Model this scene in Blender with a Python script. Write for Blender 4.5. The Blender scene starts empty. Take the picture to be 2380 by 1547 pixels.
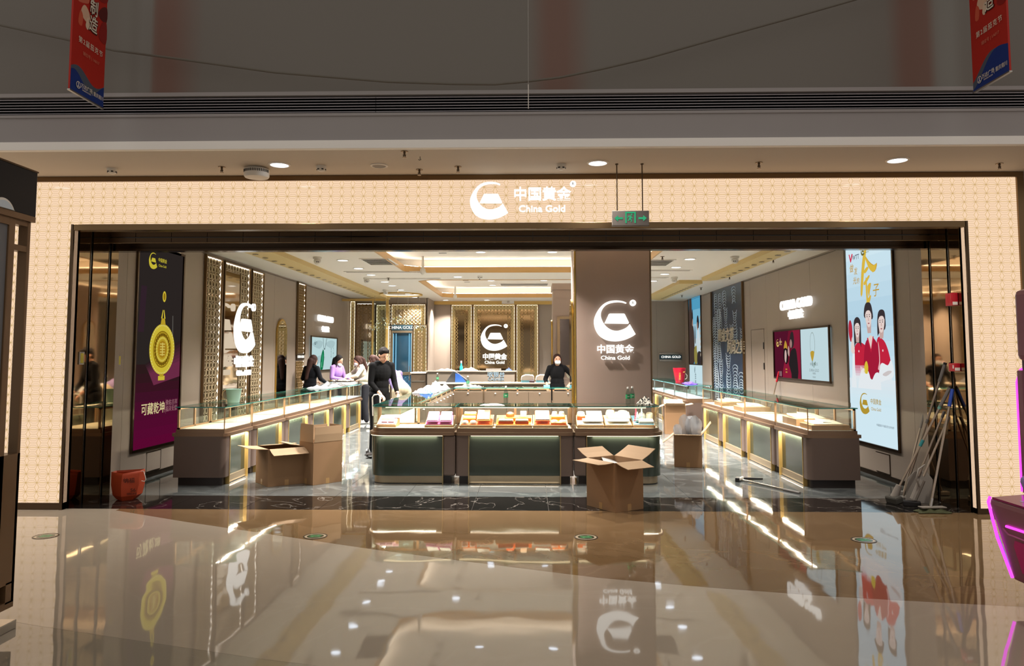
import bpy, bmesh, math, random
from mathutils import Vector, Matrix, Euler
random.seed(7)
C = bpy.context.scene.collection
SC = bpy.context.scene
R = math.radians
# ---------------------------------------------------------------- camera
cd = bpy.data.cameras.new('camera')
cd.sensor_fit = 'HORIZONTAL'; cd.sensor_width = 36.0
cd.lens = 1720.0 / 2380.0 * 36.0
cd.shift_y = (700.0 - 773.5) / 2380.0
cd.clip_end = 200
cam = bpy.data.objects.new('camera', cd); C.objects.link(cam)
cam.location = (0, 0, 1.6)
cam.rotation_euler = (R(90) + math.atan(125 / 1720.0), 0, R(1.27))
SC.camera = cam
# ---------------------------------------------------------------- world: the dim indoor light of the mall hall
w = bpy.data.worlds.new('hall_light'); SC.world = w; w.use_nodes = True
bg = w.node_tree.nodes['Background']
bg.inputs[0].default_value = (1.0, 0.93, 0.86, 1); bg.inputs[1].default_value = 0.47
# ---------------------------------------------------------------- exposure
vs = SC.view_settings
vs.view_transform = 'Standard'; vs.look = 'None'; vs.exposure = 0.0; vs.gamma = 1.0; vs.use_curve_mapping = False
SC.cycles.max_bounces = 7; SC.cycles.diffuse_bounces = 3; SC.cycles.glossy_bounces = 4
SC.cycles.transparent_max_bounces = 14; SC.cycles.adaptive_threshold = 0.03
SC.cycles.sample_clamp_indirect = 4.0; SC.cycles.caustics_reflective = False; SC.cycles.caustics_refractive = False

def lin(h):
    h = h.lstrip('#'); o = []
    for i in (0, 2, 4):
        c = int(h[i:i+2], 16) / 255.0
        o.append(c / 12.92 if c <= 0.04045 else ((c + 0.055) / 1.055) ** 2.4)
    return tuple(o)

def area(name, loc, sx, sy, power, col=(1, .86, .70), rot=(0, 0, 0), parent=None, shape='RECTANGLE', spread=None):
    d = bpy.data.lights.new(name, 'AREA'); d.shape = shape; d.size = sx
    if shape in ('RECTANGLE', 'ELLIPSE'): d.size_y = sy
    d.energy = power; d.color = col
    if spread: d.spread = spread
    o = bpy.data.objects.new(name, d); C.objects.link(o)
    o.location = loc; o.rotation_euler = rot
    if parent: o.parent = parent
    return o
# the lamps' own lights belong to their builders below (downlights, coves, showcases)

# ---------------------------------------------------------------- materials
MT = {}
def _nodes(name):
    m = bpy.data.materials.new(name); m.use_nodes = True
    return m, m.node_tree, m.node_tree.nodes['Principled BSDF']

def mat(name, col, rough=.5, metal=0., spec=.5, coat=0., bump=0., bscale=40., var=0., vscale=3., emit=0., ecol=None, trans=0., ior=1.45, sheen=0.):
    if name in MT: return MT[name]
    m, t, b = _nodes(name)
    c = lin(col) + (1,)
    b.inputs['Base Color'].default_value = c
    b.inputs['Roughness'].default_value = rough; b.inputs['Metallic'].default_value = metal
    b.inputs['Specular IOR Level'].default_value = spec; b.inputs['Coat Weight'].default_value = coat
    b.inputs['IOR'].default_value = ior; b.inputs['Transmission Weight'].default_value = trans
    if emit:
        b.inputs['Emission Color'].default_value = (lin(ecol) if ecol else c[:3]) + (1,)
        b.inputs['Emission Strength'].default_value = emit
    if var:
        tc = t.nodes.new('ShaderNodeTexCoord'); n = t.nodes.new('ShaderNodeTexNoise')
        n.inputs['Scale'].default_value = vscale; n.inputs['Detail'].default_value = 5
        t.links.new(tc.outputs['Object'], n.inputs['Vector'])
        mx = t.nodes.new('ShaderNodeMix'); mx.data_type = 'RGBA'
        mx.inputs[6].default_value = tuple(max(0, x * (1 - var)) for x in c[:3]) + (1,)
        mx.inputs[7].default_value = tuple(min(1, x * (1 + var)) for x in c[:3]) + (1,)
        t.links.new(n.outputs['Fac'], mx.inputs[0]); t.links.new(mx.outputs[2], b.inputs['Base Color'])
    if bump:
        tc = t.nodes.new('ShaderNodeTexCoord'); n = t.nodes.new('ShaderNodeTexNoise')
        n.inputs['Scale'].default_value = bscale; n.inputs['Detail'].default_value = 3
        t.links.new(tc.outputs['Object'], n.inputs['Vector'])
        bp = t.nodes.new('ShaderNodeBump'); bp.inputs['Strength'].default_value = bump; bp.inputs['Distance'].default_value = .01
        t.links.new(n.outputs['Fac'], bp.inputs['Height']); t.links.new(bp.outputs['Normal'], b.inputs['Normal'])
    MT[name] = m
    return m

def glow(name, col, s):
    if name in MT: return MT[name]
    m = bpy.data.materials.new(name); m.use_nodes = True; t = m.node_tree; t.nodes.clear()
    e = t.nodes.new('ShaderNodeEmission'); e.inputs[0].default_value = lin(col) + (1,); e.inputs[1].default_value = s
    o = t.nodes.new('ShaderNodeOutputMaterial'); t.links.new(e.outputs[0], o.inputs[0])
    MT[name] = m; return m

def glassmat(name, tint='#eef6f3', rough=.01, ior=1.45, alpha=1.0):
    if name in MT: return MT[name]
    m = bpy.data.materials.new(name); m.use_nodes = True; t = m.node_tree; t.nodes.clear()
    tr = t.nodes.new('ShaderNodeBsdfTransparent'); tr.inputs[0].default_value = lin(tint) + (1,)
    gl = t.nodes.new('ShaderNodeBsdfGlossy'); gl.inputs['Roughness'].default_value = rough
    fr = t.nodes.new('ShaderNodeFresnel'); ge = t.nodes.new('ShaderNodeNewGeometry'); mi = t.nodes.new('ShaderNodeMix')
    mi.inputs[2].default_value = ior; mi.inputs[3].default_value = 1/ior   # same reflectance seen from either side of the pane
    t.links.new(ge.outputs['Backfacing'], mi.inputs[0]); t.links.new(mi.outputs[0], fr.inputs[0])
    mx = t.nodes.new('ShaderNodeMixShader'); o = t.nodes.new('ShaderNodeOutputMaterial')
    t.links.new(fr.outputs[0], mx.inputs[0]); t.links.new(tr.outputs[0], mx.inputs[1]); t.links.new(gl.outputs[0], mx.inputs[2])
    t.links.new(mx.outputs[0], o.inputs[0]); MT[name] = m; return m

def stone(name, base, vein, rough=.08, vscale=1.2, vein_w=.02, amount=.5, cloud=.25, ior=1.5, spec=.5):
    """polished stone: cloudy base with fine veins"""
    if name in MT: return MT[name]
    m, t, b = _nodes(name)
    geo = t.nodes.new('ShaderNodeNewGeometry')
    n = t.nodes.new('ShaderNodeTexNoise'); n.inputs['Scale'].default_value = vscale; n.inputs['Detail'].default_value = 6; n.inputs['Distortion'].default_value = 1.2
    t.links.new(geo.outputs['Position'], n.inputs['Vector'])
    n2 = t.nodes.new('ShaderNodeTexNoise'); n2.inputs['Scale'].default_value = vscale * 1.7; n2.inputs['Detail'].default_value = 4
    t.links.new(geo.outputs['Position'], n2.inputs['Vector'])
    c = lin(base)
    m1 = t.nodes.new('ShaderNodeMix'); m1.data_type = 'RGBA'
    m1.inputs[6].default_value = tuple(x * (1 - cloud) for x in c) + (1,); m1.inputs[7].default_value = tuple(min(1, x * (1 + cloud)) for x in c) + (1,)
    t.links.new(n2.outputs['Fac'], m1.inputs[0])
    s = t.nodes.new('ShaderNodeMath'); s.operation = 'SUBTRACT'; s.inputs[1].default_value = .5; t.links.new(n.outputs['Fac'], s.inputs[0])
    a = t.nodes.new('ShaderNodeMath'); a.operation = 'ABSOLUTE'; t.links.new(s.outputs[0], a.inputs[0])
    mr = t.nodes.new('ShaderNodeMapRange'); mr.inputs[1].default_value = 0; mr.inputs[2].default_value = vein_w; mr.inputs[3].default_value = amount; mr.inputs[4].default_value = 0
    t.links.new(a.outputs[0], mr.inputs[0])
    m2 = t.nodes.new('ShaderNodeMix'); m2.data_type = 'RGBA'; m2.inputs[7].default_value = lin(vein) + (1,)
    t.links.new(mr.outputs[0], m2.inputs[0]); t.links.new(m1.outputs[2], m2.inputs[6])
    t.links.new(m2.outputs[2], b.inputs['Base Color'])
    b.inputs['Roughness'].default_value = rough; b.inputs['IOR'].default_value = ior; b.inputs['Specular IOR Level'].default_value = spec
    wv = t.nodes.new('ShaderNodeTexNoise'); wv.inputs['Scale'].default_value = 2.2; wv.inputs['Detail'].default_value = 1
    t.links.new(geo.outputs['Position'], wv.inputs['Vector'])
    bp = t.nodes.new('ShaderNodeBump'); bp.inputs['Strength'].default_value = .09; bp.inputs['Distance'].default_value = .02
    t.links.new(wv.outputs['Fac'], bp.inputs['Height']); t.links.new(bp.outputs['Normal'], b.inputs['Normal'])
    MT[name] = m; return m

# ---------------------------------------------------------------- scene helpers
PM = {}
def tag(o, label=None, cat=None, group=None, kind=None):
    if label: o['label'] = label
    if cat: o['category'] = cat
    if group: o['group'] = group
    if kind: o['kind'] = kind
    return o
def thing(name, label, cat, loc=(0, 0, 0), rz=0., group=None):
    o = bpy.data.objects.new(name, None); C.objects.link(o); o.empty_display_size = .1
    o.location = loc; o.rotation_euler = (0, 0, rz)
    PM[o] = Matrix.Translation(Vector(loc)) @ Matrix.Rotation(rz, 4, 'Z')
    return tag(o, label, cat, group)
def move(o, loc, rz=0., rot=None):
    o.location = loc; o.rotation_euler = rot if rot else (0, 0, rz)
    return o
def copy_tree(o, parent=None, label=None, loc=None, rz=None):
    c = o.copy(); C.objects.link(c)
    if parent: c.parent = parent
    if label: c['label'] = label
    if loc is not None: c.location = loc
    if rz is not None: c.rotation_euler = (0, 0, rz)
    for ch in o.children: copy_tree(ch, c)
    return c

class MB:
    def __init__(s): s.v = []; s.f = []; s.m = []; s.mats = []
    def _m(s, m):
        if m not in s.mats: s.mats.append(m)
        return s.mats.index(m)
    def add(s, vs, fs, m):
        k = len(s.v); i = s._m(m)
        s.v.extend(Vector(v) for v in vs)
        for f in fs: s.f.append(tuple(k + j for j in f)); s.m.append(i)
        return s
    def box(s, x0, x1, y0, y1, z0, z1, m):
        return s.add([(x0,y0,z0),(x1,y0,z0),(x1,y1,z0),(x0,y1,z0),(x0,y0,z1),(x1,y0,z1),(x1,y1,z1),(x0,y1,z1)],
                     [(0,3,2,1),(4,5,6,7),(0,1,5,4),(1,2,6,5),(2,3,7,6),(3,0,4,7)], m)
    def obox(s, c, sz, m, rot=(0, 0, 0)):
        M = Euler(rot).to_matrix() if not isinstance(rot, Matrix) else rot
        c = Vector(c); hx, hy, hz = sz[0]/2, sz[1]/2, sz[2]/2
        vs = [c + M @ Vector((a*hx, b*hy, d*hz)) for d in (-1, 1) for a, b in ((-1,-1),(1,-1),(1,1),(-1,1))]
        return s.add(vs, [(0,3,2,1),(4,5,6,7),(0,1,5,4),(1,2,6,5),(2,3,7,6),(3,0,4,7)], m)
    def prism(s, poly, z0, z1, m, side=None):
        n = len(poly)
        s.add([(x, y, z0) for x, y in poly] + [(x, y, z1) for x, y in poly], [tuple(range(n-1, -1, -1)), tuple(range(n, 2*n))], m)
        return s.add([(x, y, z0) for x, y in poly] + [(x, y, z1) for x, y in poly], [(i, (i+1) % n, n+(i+1) % n, n+i) for i in range(n)], side or m)
    def prismp(s, poly, O, U, V, d, m):
        """polygon in the plane O + a*U + b*V, extruded by d along U x V"""
        O, U, V = Vector(O), Vector(U).normalized(), Vector(V).normalized(); N = U.cross(V); n = len(poly)
        vs = [O + U*a + V*b for a, b in poly] + [O + U*a + V*b + N*d for a, b in poly]
        return s.add(vs, [tuple(range(n-1, -1, -1)), tuple(range(n, 2*n))] + [(i, (i+1) % n, n+(i+1) % n, n+i) for i in range(n)], m)
    def flat(s, poly, O, U, V, m):
        O, U, V = Vector(O), Vector(U), Vector(V)
        return s.add([O + U*a + V*b for a, b in poly], [tuple(range(len(poly)))], m)
    def cyl(s, p0, p1, r0, r1, m, n=14, caps=True):
        p0, p1 = Vector(p0), Vector(p1); d = (p1 - p0).normalized()
        a = d.orthogonal().normalized(); b = d.cross(a)
        vs = []
        for p, r in ((p0, r0), (p1, r1)):
            for i in range(n):
                t = 2*math.pi*i/n; vs.append(p + a*(r*math.cos(t)) + b*(r*math.sin(t)))
        fs = [(i, (i+1) % n, n+(i+1) % n, n+i) for i in range(n)]
        if caps: fs += [tuple(range(n-1, -1, -1)), tuple(range(n, 2*n))]
        return s.add(vs, fs, m)
    def lathe(s, prof, c, m, n=20, axis=None, caps=False):
        c = Vector(c); vs = []; k = len(prof)
        M = Vector((0,0,1)).rotation_difference(Vector(axis)).to_matrix() if axis else Matrix.Identity(3)
        for r, z in prof:
            for i in range(n):
                t = 2*math.pi*i/n; vs.append(c + M @ Vector((r*math.cos(t), r*math.sin(t), z)))
        fs = [(j*n+i, j*n+(i+1) % n, (j+1)*n+(i+1) % n, (j+1)*n+i) for j in range(k-1) for i in range(n)]
        if caps and prof[0][0] > 1e-6: fs.append(tuple(range(n-1, -1, -1)))
        if caps and prof[-1][0] > 1e-6: fs.append(tuple((k-1)*n+i for i in range(n)))
        return s.add(vs, fs, m)
    def ell(s, c, r, m, n=12, k=8, rot=None):
        c = Vector(c); vs = []; M = Euler(rot).to_matrix() if rot else Matrix.Identity(3)
        if not hasattr(r, '__len__'): r = (r, r, r)
        for j in range(k+1):
            p = math.pi*j/k
            for i in range(n):
                t = 2*math.pi*i/n
                vs.append(c + M @ Vector((r[0]*math.sin(p)*math.cos(t), r[1]*math.sin(p)*math.sin(t), -r[2]*math.cos(p))))
        return s.add(vs, [(j*n+i, j*n+(i+1) % n, (j+1)*n+(i+1) % n, (j+1)*n+i) for j in range(k) for i in range(n)], m)
    def tube(s, pts, r, m, n=8, closed=False):
        pts = [Vector(p) for p in pts]; k = len(pts); vs = []; ref = None
        for j, p in enumerate(pts):
            d = (pts[min(j+1, k-1)] - pts[max(j-1, 0)]).normalized() if not closed else (pts[(j+1) % k] - pts[j-1]).normalized()
            if ref is None: ref = d.orthogonal().normalized()
            ref = (ref - d*ref.dot(d)).normalized(); b = d.cross(ref)
            rr = r[j] if hasattr(r, '__len__') else r
            for i in range(n):
                t = 2*math.pi*i/n; vs.append(p + ref*(rr*math.cos(t)) + b*(rr*math.sin(t)))
        fs = [(j*n+i, j*n+(i+1) % n, ((j+1) % k)*n+(i+1) % n, ((j+1) % k)*n+i) for j in range(k if closed else k-1) for i in range(n)]
        if not closed: fs += [tuple(range(n-1, -1, -1)), tuple((k-1)*n+i for i in range(n))]
        return s.add(vs, fs, m)
    def bar(s, a, b, w, d, N, m):
        """flat strip from a to b, width w, standing d proud along N"""
        a, b, N = Vector(a), Vector(b), Vector(N); t = (b - a).normalized().cross(N) * (w/2)
        vs = [a - t, a + t, b + t, b - t]; vs += [v + N*d for v in vs]
        return s.add(vs, [(4,5,6,7),(0,1,5,4),(1,2,6,5),(2,3,7,6),(3,0,4,7)], m)
    def build(s, name, parent=None, smooth=None, bevel=0., local=False):
        me = bpy.data.meshes.new(name)
        vs = s.v
        if parent is not None and not local and parent in PM:
            I = PM[parent].inverted(); vs = [I @ v for v in vs]
        me.from_pydata([tuple(v) for v in vs], [], s.f)
        for m in s.mats: me.materials.append(m)
        if len(s.mats) > 1: me.polygons.foreach_set('material_index', s.m)
        if smooth is not None:
            me.polygons.foreach_set('use_smooth', [True]*len(s.f)); me.set_sharp_from_angle(angle=R(smooth))
        me.update()
        o = bpy.data.objects.new(name, me); C.objects.link(o)
        if parent is not None: o.parent = parent; PM[o] = PM.get(parent, Matrix.Identity(4))
        else: PM[o] = Matrix.Identity(4)
        if bevel:
            b = o.modifiers.new('bevel', 'BEVEL'); b.width = bevel; b.segments = 2; b.limit_method = 'ANGLE'; b.angle_limit = R(40)
        return o

def part(parent, name, fn, m, local=False, **k):
    """one mesh part from one primitive call"""
    b = MB(); return b
def bx(parent, name, x0, x1, y0, y1, z0, z1, m, bevel=0., local=False):
    return MB().box(x0, x1, y0, y1, z0, z1, m).build(name, parent, bevel=bevel, local=local)
def struct(o): o['kind'] = 'structure'; return o

_tc = bpy.data.curves.new('lettering', 'FONT'); _to = bpy.data.objects.new('lettering_source', _tc); C.objects.link(_to)
def text(name, body, size, O, U, V, m, parent=None, ext=.004, off=0., ax='CENTER', sp=1., sx=1., res=3, shear=0., local=False):
    _tc.body = body; _tc.size = 1.; _tc.extrude = ext/size; _tc.offset = off; _tc.align_x = ax; _tc.align_y = 'CENTER'
    _tc.space_character = sp; _tc.resolution_u = res; _tc.shear = shear
    dg = bpy.context.evaluated_depsgraph_get(); _to.update_tag(); dg.update()
    me = bpy.data.meshes.new_from_object(_to.evaluated_get(dg)); me.name = name
    U, V = Vector(U).normalized(), Vector(V).normalized(); N = U.cross(V)
    M = Matrix((U*size*sx, V*size, N*size)).transposed().to_4x4(); M.translation = Vector(O) + N*ext
    if parent is not None and not local and parent in PM: M = PM[parent].inverted() @ M
    me.transform(M); me.materials.clear(); me.materials.append(m)
    o = bpy.data.objects.new(name, me); C.objects.link(o)
    if parent is not None: o.parent = parent
    return o

def smooth_poly(pts, n=3):
    out = []; k = len(pts)
    for i in range(k):
        p0, p1, p2, p3 = (Vector(pts[(i+j-1) % k]) for j in range(4))
        for q in range(n):
            t = q/n
            out.append(tuple(.5*((2*p1) + (p2-p0)*t + (2*p0-5*p1+4*p2-p3)*t*t + (3*p1-p0-3*p2+p3)*t**3)))
    return out
def circ(cx, cy, r, n=24, ry=None):
    return [(cx + r*math.cos(2*math.pi*i/n), cy + (ry or r)*math.sin(2*math.pi*i/n)) for i in range(n)]
ORD = ['first', 'second', 'third', 'fourth', 'fifth', 'sixth', 'seventh', 'eighth', 'ninth', 'tenth', 'eleventh', 'twelfth']
# ================================================================= palette
M_taupe = mat('taupe_wall_panel', '#998b7e', .38, spec=.35, var=.05, vscale=1.4)
M_taupe2 = mat('taupe_stone_cladding', '#a08c80', .42, spec=.35, var=.06, vscale=1.1)
M_dark = mat('shadow_gap_black', '#141110', .6)
M_ceil = mat('ceiling_white_paint', '#ece3d6', .7)
M_mallceil = mat('mall_ceiling_paint', '#cfc3b3', .7)
M_fascia = mat('fascia_grey_paint', '#a09a98', .6, var=.03)
M_white = mat('white_paint', '#efe8dd', .5)
M_plastic = mat('white_plastic', '#ded8cd', .4)
M_bronze = mat('bronze_brushed', '#7d664a', .28, metal=1.)
M_bronze2 = mat('bronze_dark', '#5a4a3a', .3, metal=1.)
M_mirror = mat('bronze_mirror', '#9a8160', .04, metal=1., bump=.02, bscale=1.5)
M_gold = mat('gold_metal', '#c9a657', .25, metal=1.)
M_goldp = mat('gold_satin_paint', '#c4a35e', .45, metal=.25)
M_black = mat('black_satin', '#1b1817', .35)
M_blackm = mat('black_polished', '#15120f', .12, spec=.8)
M_steel = mat('steel', '#b9b4ac', .25, metal=1.)
M_silver = mat('silver_mirror', '#cfcdc6', .03, metal=1.)
M_glass = glassmat('clear_glass')
M_led = glow('led_warm', '#ffe9c4', 2.6)
M_ledw = glow('led_white', '#fff6ea', 3.2)
M_sign = glow('sign_white', '#fffdf6', 1.3)
M_down = glow('downlight_lens', '#e6f1ff', 5.)
M_cove = glow('cove_led', '#fff3e2', 15.)
M_stone_cream = stone('polished_cream_stone', '#b4a592', '#bfb19f', .035, .5, .015, .2, .06, ior=1.75)
M_stone_brown = stone('polished_brown_stone', '#7f6547', '#94795a', .035, 1.1, .03, .4, .14, ior=1.75)
M_stone_grey = stone('polished_greige_stone', '#a09482', '#ada190', .035, .5, .015, .2, .06, ior=1.75)
M_marble = stone('grey_marble_tile', '#5b5e5d', '#8f928f', .05, 1.6, .03, .5, .28, ior=1.55)
M_blackmarble = stone('black_marble_tile', '#1d1a18', '#a39a90', .06, 1.3, .006, .6, .3, ior=1.5)
M_grout = mat('joint_line', '#8f8779', .6)
FY = 7.72; XL = -5.0; XR = 4.62; ZC = 3.2; YB = 22.0; JL = -4.84; JR = 4.53; ZM = 3.505

# ================================================================= floor of the hall and of the shop
fl = struct(MB().box(-9, 9, -7, 23, -.12, -.012, M_grout).build('floor'))
arc = [(-4.27, 7.70), (-3.3, 7.19), (-2.26, 6.69), (-1.3, 6.23), (-.33, 5.815), (.5, 5.48), (1.257, 5.27), (2.0, 5.10), (2.71, 4.985), (3.6, 4.86), (4.8, 4.72), (6.2, 4.6), (9, 4.5)]
arc2 = [(-9, 6.6), (-5, 5.15), (-2.89, 4.445), (-1.43, 4.01), (0, 3.66), (1.5, 3.36), (3.5, 3.1), (9, 2.9)]
g = .002
MB().prism(arc + [(9, 7.775), (-4.27, 7.775)], -.012, 0, M_stone_brown).build('stone_slab', fl)
left = [(-9, 7.775), (-9, 6.6 + g)] + [(x, y + g) for x, y in arc2[1:]] + [(9, 4.5 - g)] + [(x, y - g) for x, y in reversed(arc)] + [(-4.27 - g, 7.775)]
MB().prism(left, -.012, 0, M_stone_cream).build('stone_slab', fl)
MB().prism([(-9, -7), (9, -7)] + list(reversed(arc2)), -.012, 0, M_stone_grey).build('stone_slab', fl)
# shop floor: black threshold tiles, then grey marble tiles
def tile_mesh(w, d, m):
    b = MB(); b.box(0, w, 0, d, -.012, 0, m); return b
def clip_tiles(xs, ys, m, name):
    cache = {}
    for i in range(len(xs)-1):
        for j in range(len(ys)-1):
            w_, d_ = round(xs[i+1]-xs[i]-.004, 3), round(ys[j+1]-ys[j]-.004, 3)
            if (w_, d_) not in cache:
                cache[(w_, d_)] = tile_mesh(w_, d_, m).build(name, fl, local=True); o = cache[(w_, d_)]
            else:
                o = cache[(w_, d_)].copy(); C.objects.link(o)
            o.location = (xs[i] + .002, ys[j] + .002, 0)
xs = [JL] + [-.593 + .8*k for k in range(-5, 7)] + [JR]
clip_tiles(xs, [7.775, 8.52], M_blackmarble, 'threshold_tile')
xs = [XL] + [-.593 + .8*k for k in range(-5, 7)] + [XR]
clip_tiles(xs, [8.52 + .8*k for k in range(0, 17)] + [22.0], M_marble, 'marble_tile')

# ================================================================= hall: facade, ceiling strip, fascia
M_panel = mat('panel_backlight', '#060504', .03, emit=.93, ecol='#ffdcb9')
M_inlay = glow('panel_gold_print', '#dcb465', .80)
M_inlay2 = glow('panel_grey_print', '#d8b58e', .84)
fp = thing('backlit_panel', 'backlit cream wall panel with gold star pattern framing the shop entrance', 'wall panel', (0, FY, 0))
pb = MB()
pb.box(-6.2, 5.08, FY, FY+.06, 2.99, 3.45, M_panel)
pb.box(-6.2, JL, FY, FY+.06, .07, 2.99, M_panel); pb.box(JR, 5.08, FY, FY+.06, .055, 2.99, M_panel)
pb.build('light_face', fp)
la, lb = .1165, .0912
ib = MB(); ib2 = MB(); N_ = (0, -1, 0)
def inlay(x0, x1, z0, z1):
    def seg(bm, ax, az, cx_, cz, w_):
        t0, t1, dx, dz = 0., 1., cx_-ax, cz-az
        for p_, q_ in ((-dx, ax-x0), (dx, x1-ax), (-dz, az-z0), (dz, z1-az)):
            if abs(p_) < 1e-9:
                if q_ < 0: return
                continue
            u_ = q_/p_
            if p_ < 0: t0 = max(t0, u_)
            else: t1 = min(t1, u_)
        if t1-t0 < 1e-3: return
        ax, az, cx_, cz = ax+dx*t0, az+dz*t0, ax+dx*t1, az+dz*t1
        p, q = Vector((ax, FY - .0006, az)), Vector((cx_, FY - .0006, cz)); t = (q-p).normalized().cross(Vector(N_)) * w_/2
        bm.add([p-t, p+t, q+t, q-t], [(0, 3, 2, 1)], M_inlay if bm is ib else M_inlay2)
    i0, i1 = math.floor((x0)/la)-1, math.ceil(x1/la)+1
    j0, j1 = math.floor((z0)/lb)-1, math.ceil(z1/lb)+1
    for j in range(j0, j1):
        zz = j*lb
        if z0 < zz < z1: seg(ib, x0, zz, x1, zz, .0036)
        for i in range(i0, i1):
            X = i*la
            h = lb/2; q = lb/4
            if True:
                for s_ in (-1, 1):
                    seg(ib, X, zz, X+s_*.2*la, zz+h, .0034); seg(ib, X+s_*.2*la, zz+h, X, zz+lb, .0034)
            for zz2, zs in ((zz, 1), (zz+lb, -1)):
                if True:
                    seg(ib2, X, zz2, X+.33*la, zz2+zs*q, .0026); seg(ib2, X+la, zz2, X+.67*la, zz2+zs*q, .0026)
                seg(ib2, X+.33*la, zz2+zs*q, X+.67*la, zz2+zs*q, .0026)
            seg(ib2, X+.2*la, zz+h, X+.8*la, zz+h, .003)
inlay(JL, JR, 2.99, 3.45); inlay(-6.2, JL, .07, 3.45); inlay(JR, 5.08, .055, 3.45)
ib.build('star_inlay', fp); ib2.build('line_inlay', fp)
# wall behind the panel and its bronze trims
wf = struct(MB().box(-9, JL, FY+.06, 8.6, 0, 4.2, M_mallceil).box(JR, 9, FY+.06, 8.6, 0, 4.2, M_mallceil).box(JL, JR, FY+.06, 8.6, 3.0, 4.2, M_mallceil)
     .box(-9, -6.2, FY, FY+.06, 0, 3.505, M_mallceil).box(5.15, 9, FY, FY+.06, 0, 3.505, M_taupe).build('wall_front'))
struct(MB().box(-6.2, 5.15, FY-.025, FY+.06, 3.45, ZM, M_bronze).build('trim_1', bevel=.003))
struct(MB().box(5.08, 5.15, FY-.025, FY+.06, 0, 3.45, M_bronze).build('trim_2', bevel=.003))
struct(MB().box(-6.2, JL, FY-.012, FY+.06, 0, .07, M_bronze2).box(JR, 5.08, FY-.012, FY+.06, 0, .055, M_bronze2).build('trim_3', bevel=.003))
struct(MB().box(JL-.01, JR+.01, FY-.02, FY+.08, 2.925, 2.99, M_bronze).build('trim_4', bevel=.003))
struct(MB().box(JL-.03, JL, FY-.02, FY+.08, 0, 2.99, M_bronze2).build('trim_5')); struct(MB().box(JR, JR+.03, FY-.02, FY+.08, 0, 2.99, M_bronze2).build('trim_6'))
# mirror-bronze jambs with black shutter grooves
for side, X, n in (('left', JL, 1), ('right', JR, 2)):
    s_ = -1 if side == 'left' else 1
    ys = [FY+.08, 8.0, 8.05, 8.36, 8.41, 8.52]
    jb = struct(MB().box(min(X, X+s_*.05), max(X, X+s_*.05), FY+.08, 8.6, 0, 2.93, M_black).build('wall_jamb_'+side))
    for a, b_ in ((ys[0], ys[1]), (ys[2], ys[3]), (ys[4], 8.56)):
        MB().box(min(X, X-s_*.012), max(X, X-s_*.012), a, b_, .0, 2.925, M_mirror).build('mirror_panel', jb)
    for yy in (8.025, 8.385):
        MB().box(min(X, X-s_*.004), max(X, X-s_*.004), yy-.012, yy+.012, 0, 2.925, M_blackm).build('shutter_track', jb)
        MB().box(min(X, X-s_*.016), max(X, X-s_*.016), yy-.028, yy-.023, 0, 2.925, M_bronze2).build('track_edge', jb)
# lintel over the entrance: soffit mirror, shutter box and lower beam
lt = struct(MB().box(JL, JR, FY+.08, 8.2, 2.925, 3.0, M_mirror).build('trim_7'))
lb_ = struct(MB().box(JL, JR, 8.2, 8.42, 2.865, 3.0, M_blackm).build('trim_8'))
for k in range(23):
    x0 = JL + k*.4075
    MB().box(x0+.003, min(JR, x0+.4045), 8.188, 8.2, 2.872, 2.918, M_bronze2).build('lintel_panel', lb_)
struct(MB().box(JL, JR, 8.42, 8.56, 2.805, 3.0, mat('lintel_bronze', '#4a3c30', .18, metal=1.)).build('trim_9', bevel=.004))
struct(MB().box(JL, JR, 8.185, 8.2, 2.858, 2.868, M_bronze).build('trim_10'))
# hall ceiling strip, white lip, grey fascia with its grille
YL_ = 6.70
mc = struct(MB().box(-9, 9, YL_, FY+.06, ZM, ZM+.08, M_mallceil).build('ceiling_hall'))
struct(MB().box(-9, 9, YL_-.03, YL_+.03, ZM-.004, ZM+.075, mat('lip_white', '#fffaf2', .5)).build('trim_11', bevel=.004))
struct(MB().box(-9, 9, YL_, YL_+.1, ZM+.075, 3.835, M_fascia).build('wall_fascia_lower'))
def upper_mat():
    m, t, b = _nodes('upper_fascia_paint_reflections'); MT['upper_fascia_paint_reflections'] = m
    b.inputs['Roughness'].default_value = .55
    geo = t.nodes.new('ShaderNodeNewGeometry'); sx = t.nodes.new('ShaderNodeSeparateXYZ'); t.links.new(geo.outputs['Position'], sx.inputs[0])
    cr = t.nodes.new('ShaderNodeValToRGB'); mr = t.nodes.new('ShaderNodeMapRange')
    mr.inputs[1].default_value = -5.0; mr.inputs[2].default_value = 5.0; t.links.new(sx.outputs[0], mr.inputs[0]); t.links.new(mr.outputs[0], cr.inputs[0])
    base, pink, pale = lin('#746e66'), lin('#75584c'), lin('#7c7871')  # pink and pale bands: soft reflections painted into the wall colour
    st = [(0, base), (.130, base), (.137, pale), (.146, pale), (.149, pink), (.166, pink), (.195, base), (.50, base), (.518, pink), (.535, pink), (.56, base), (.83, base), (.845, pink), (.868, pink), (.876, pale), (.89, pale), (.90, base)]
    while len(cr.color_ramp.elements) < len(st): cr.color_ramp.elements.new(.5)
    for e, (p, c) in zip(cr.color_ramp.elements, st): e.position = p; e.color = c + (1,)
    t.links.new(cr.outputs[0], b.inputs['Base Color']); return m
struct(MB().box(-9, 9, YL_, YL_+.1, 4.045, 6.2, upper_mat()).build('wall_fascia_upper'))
struct(MB().box(-9, 9, YL_-.012, YL_+.1, 4.012, 4.048, M_fascia).build('trim_12')); struct(MB().box(-9, 9, YL_-.012, YL_+.1, 3.815, 3.842, M_fascia).build('trim_13'))
gr = thing('air_grille', 'long black slotted air grille running along the grey fascia above', 'air grille', (0, YL_, 3.83))
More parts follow.
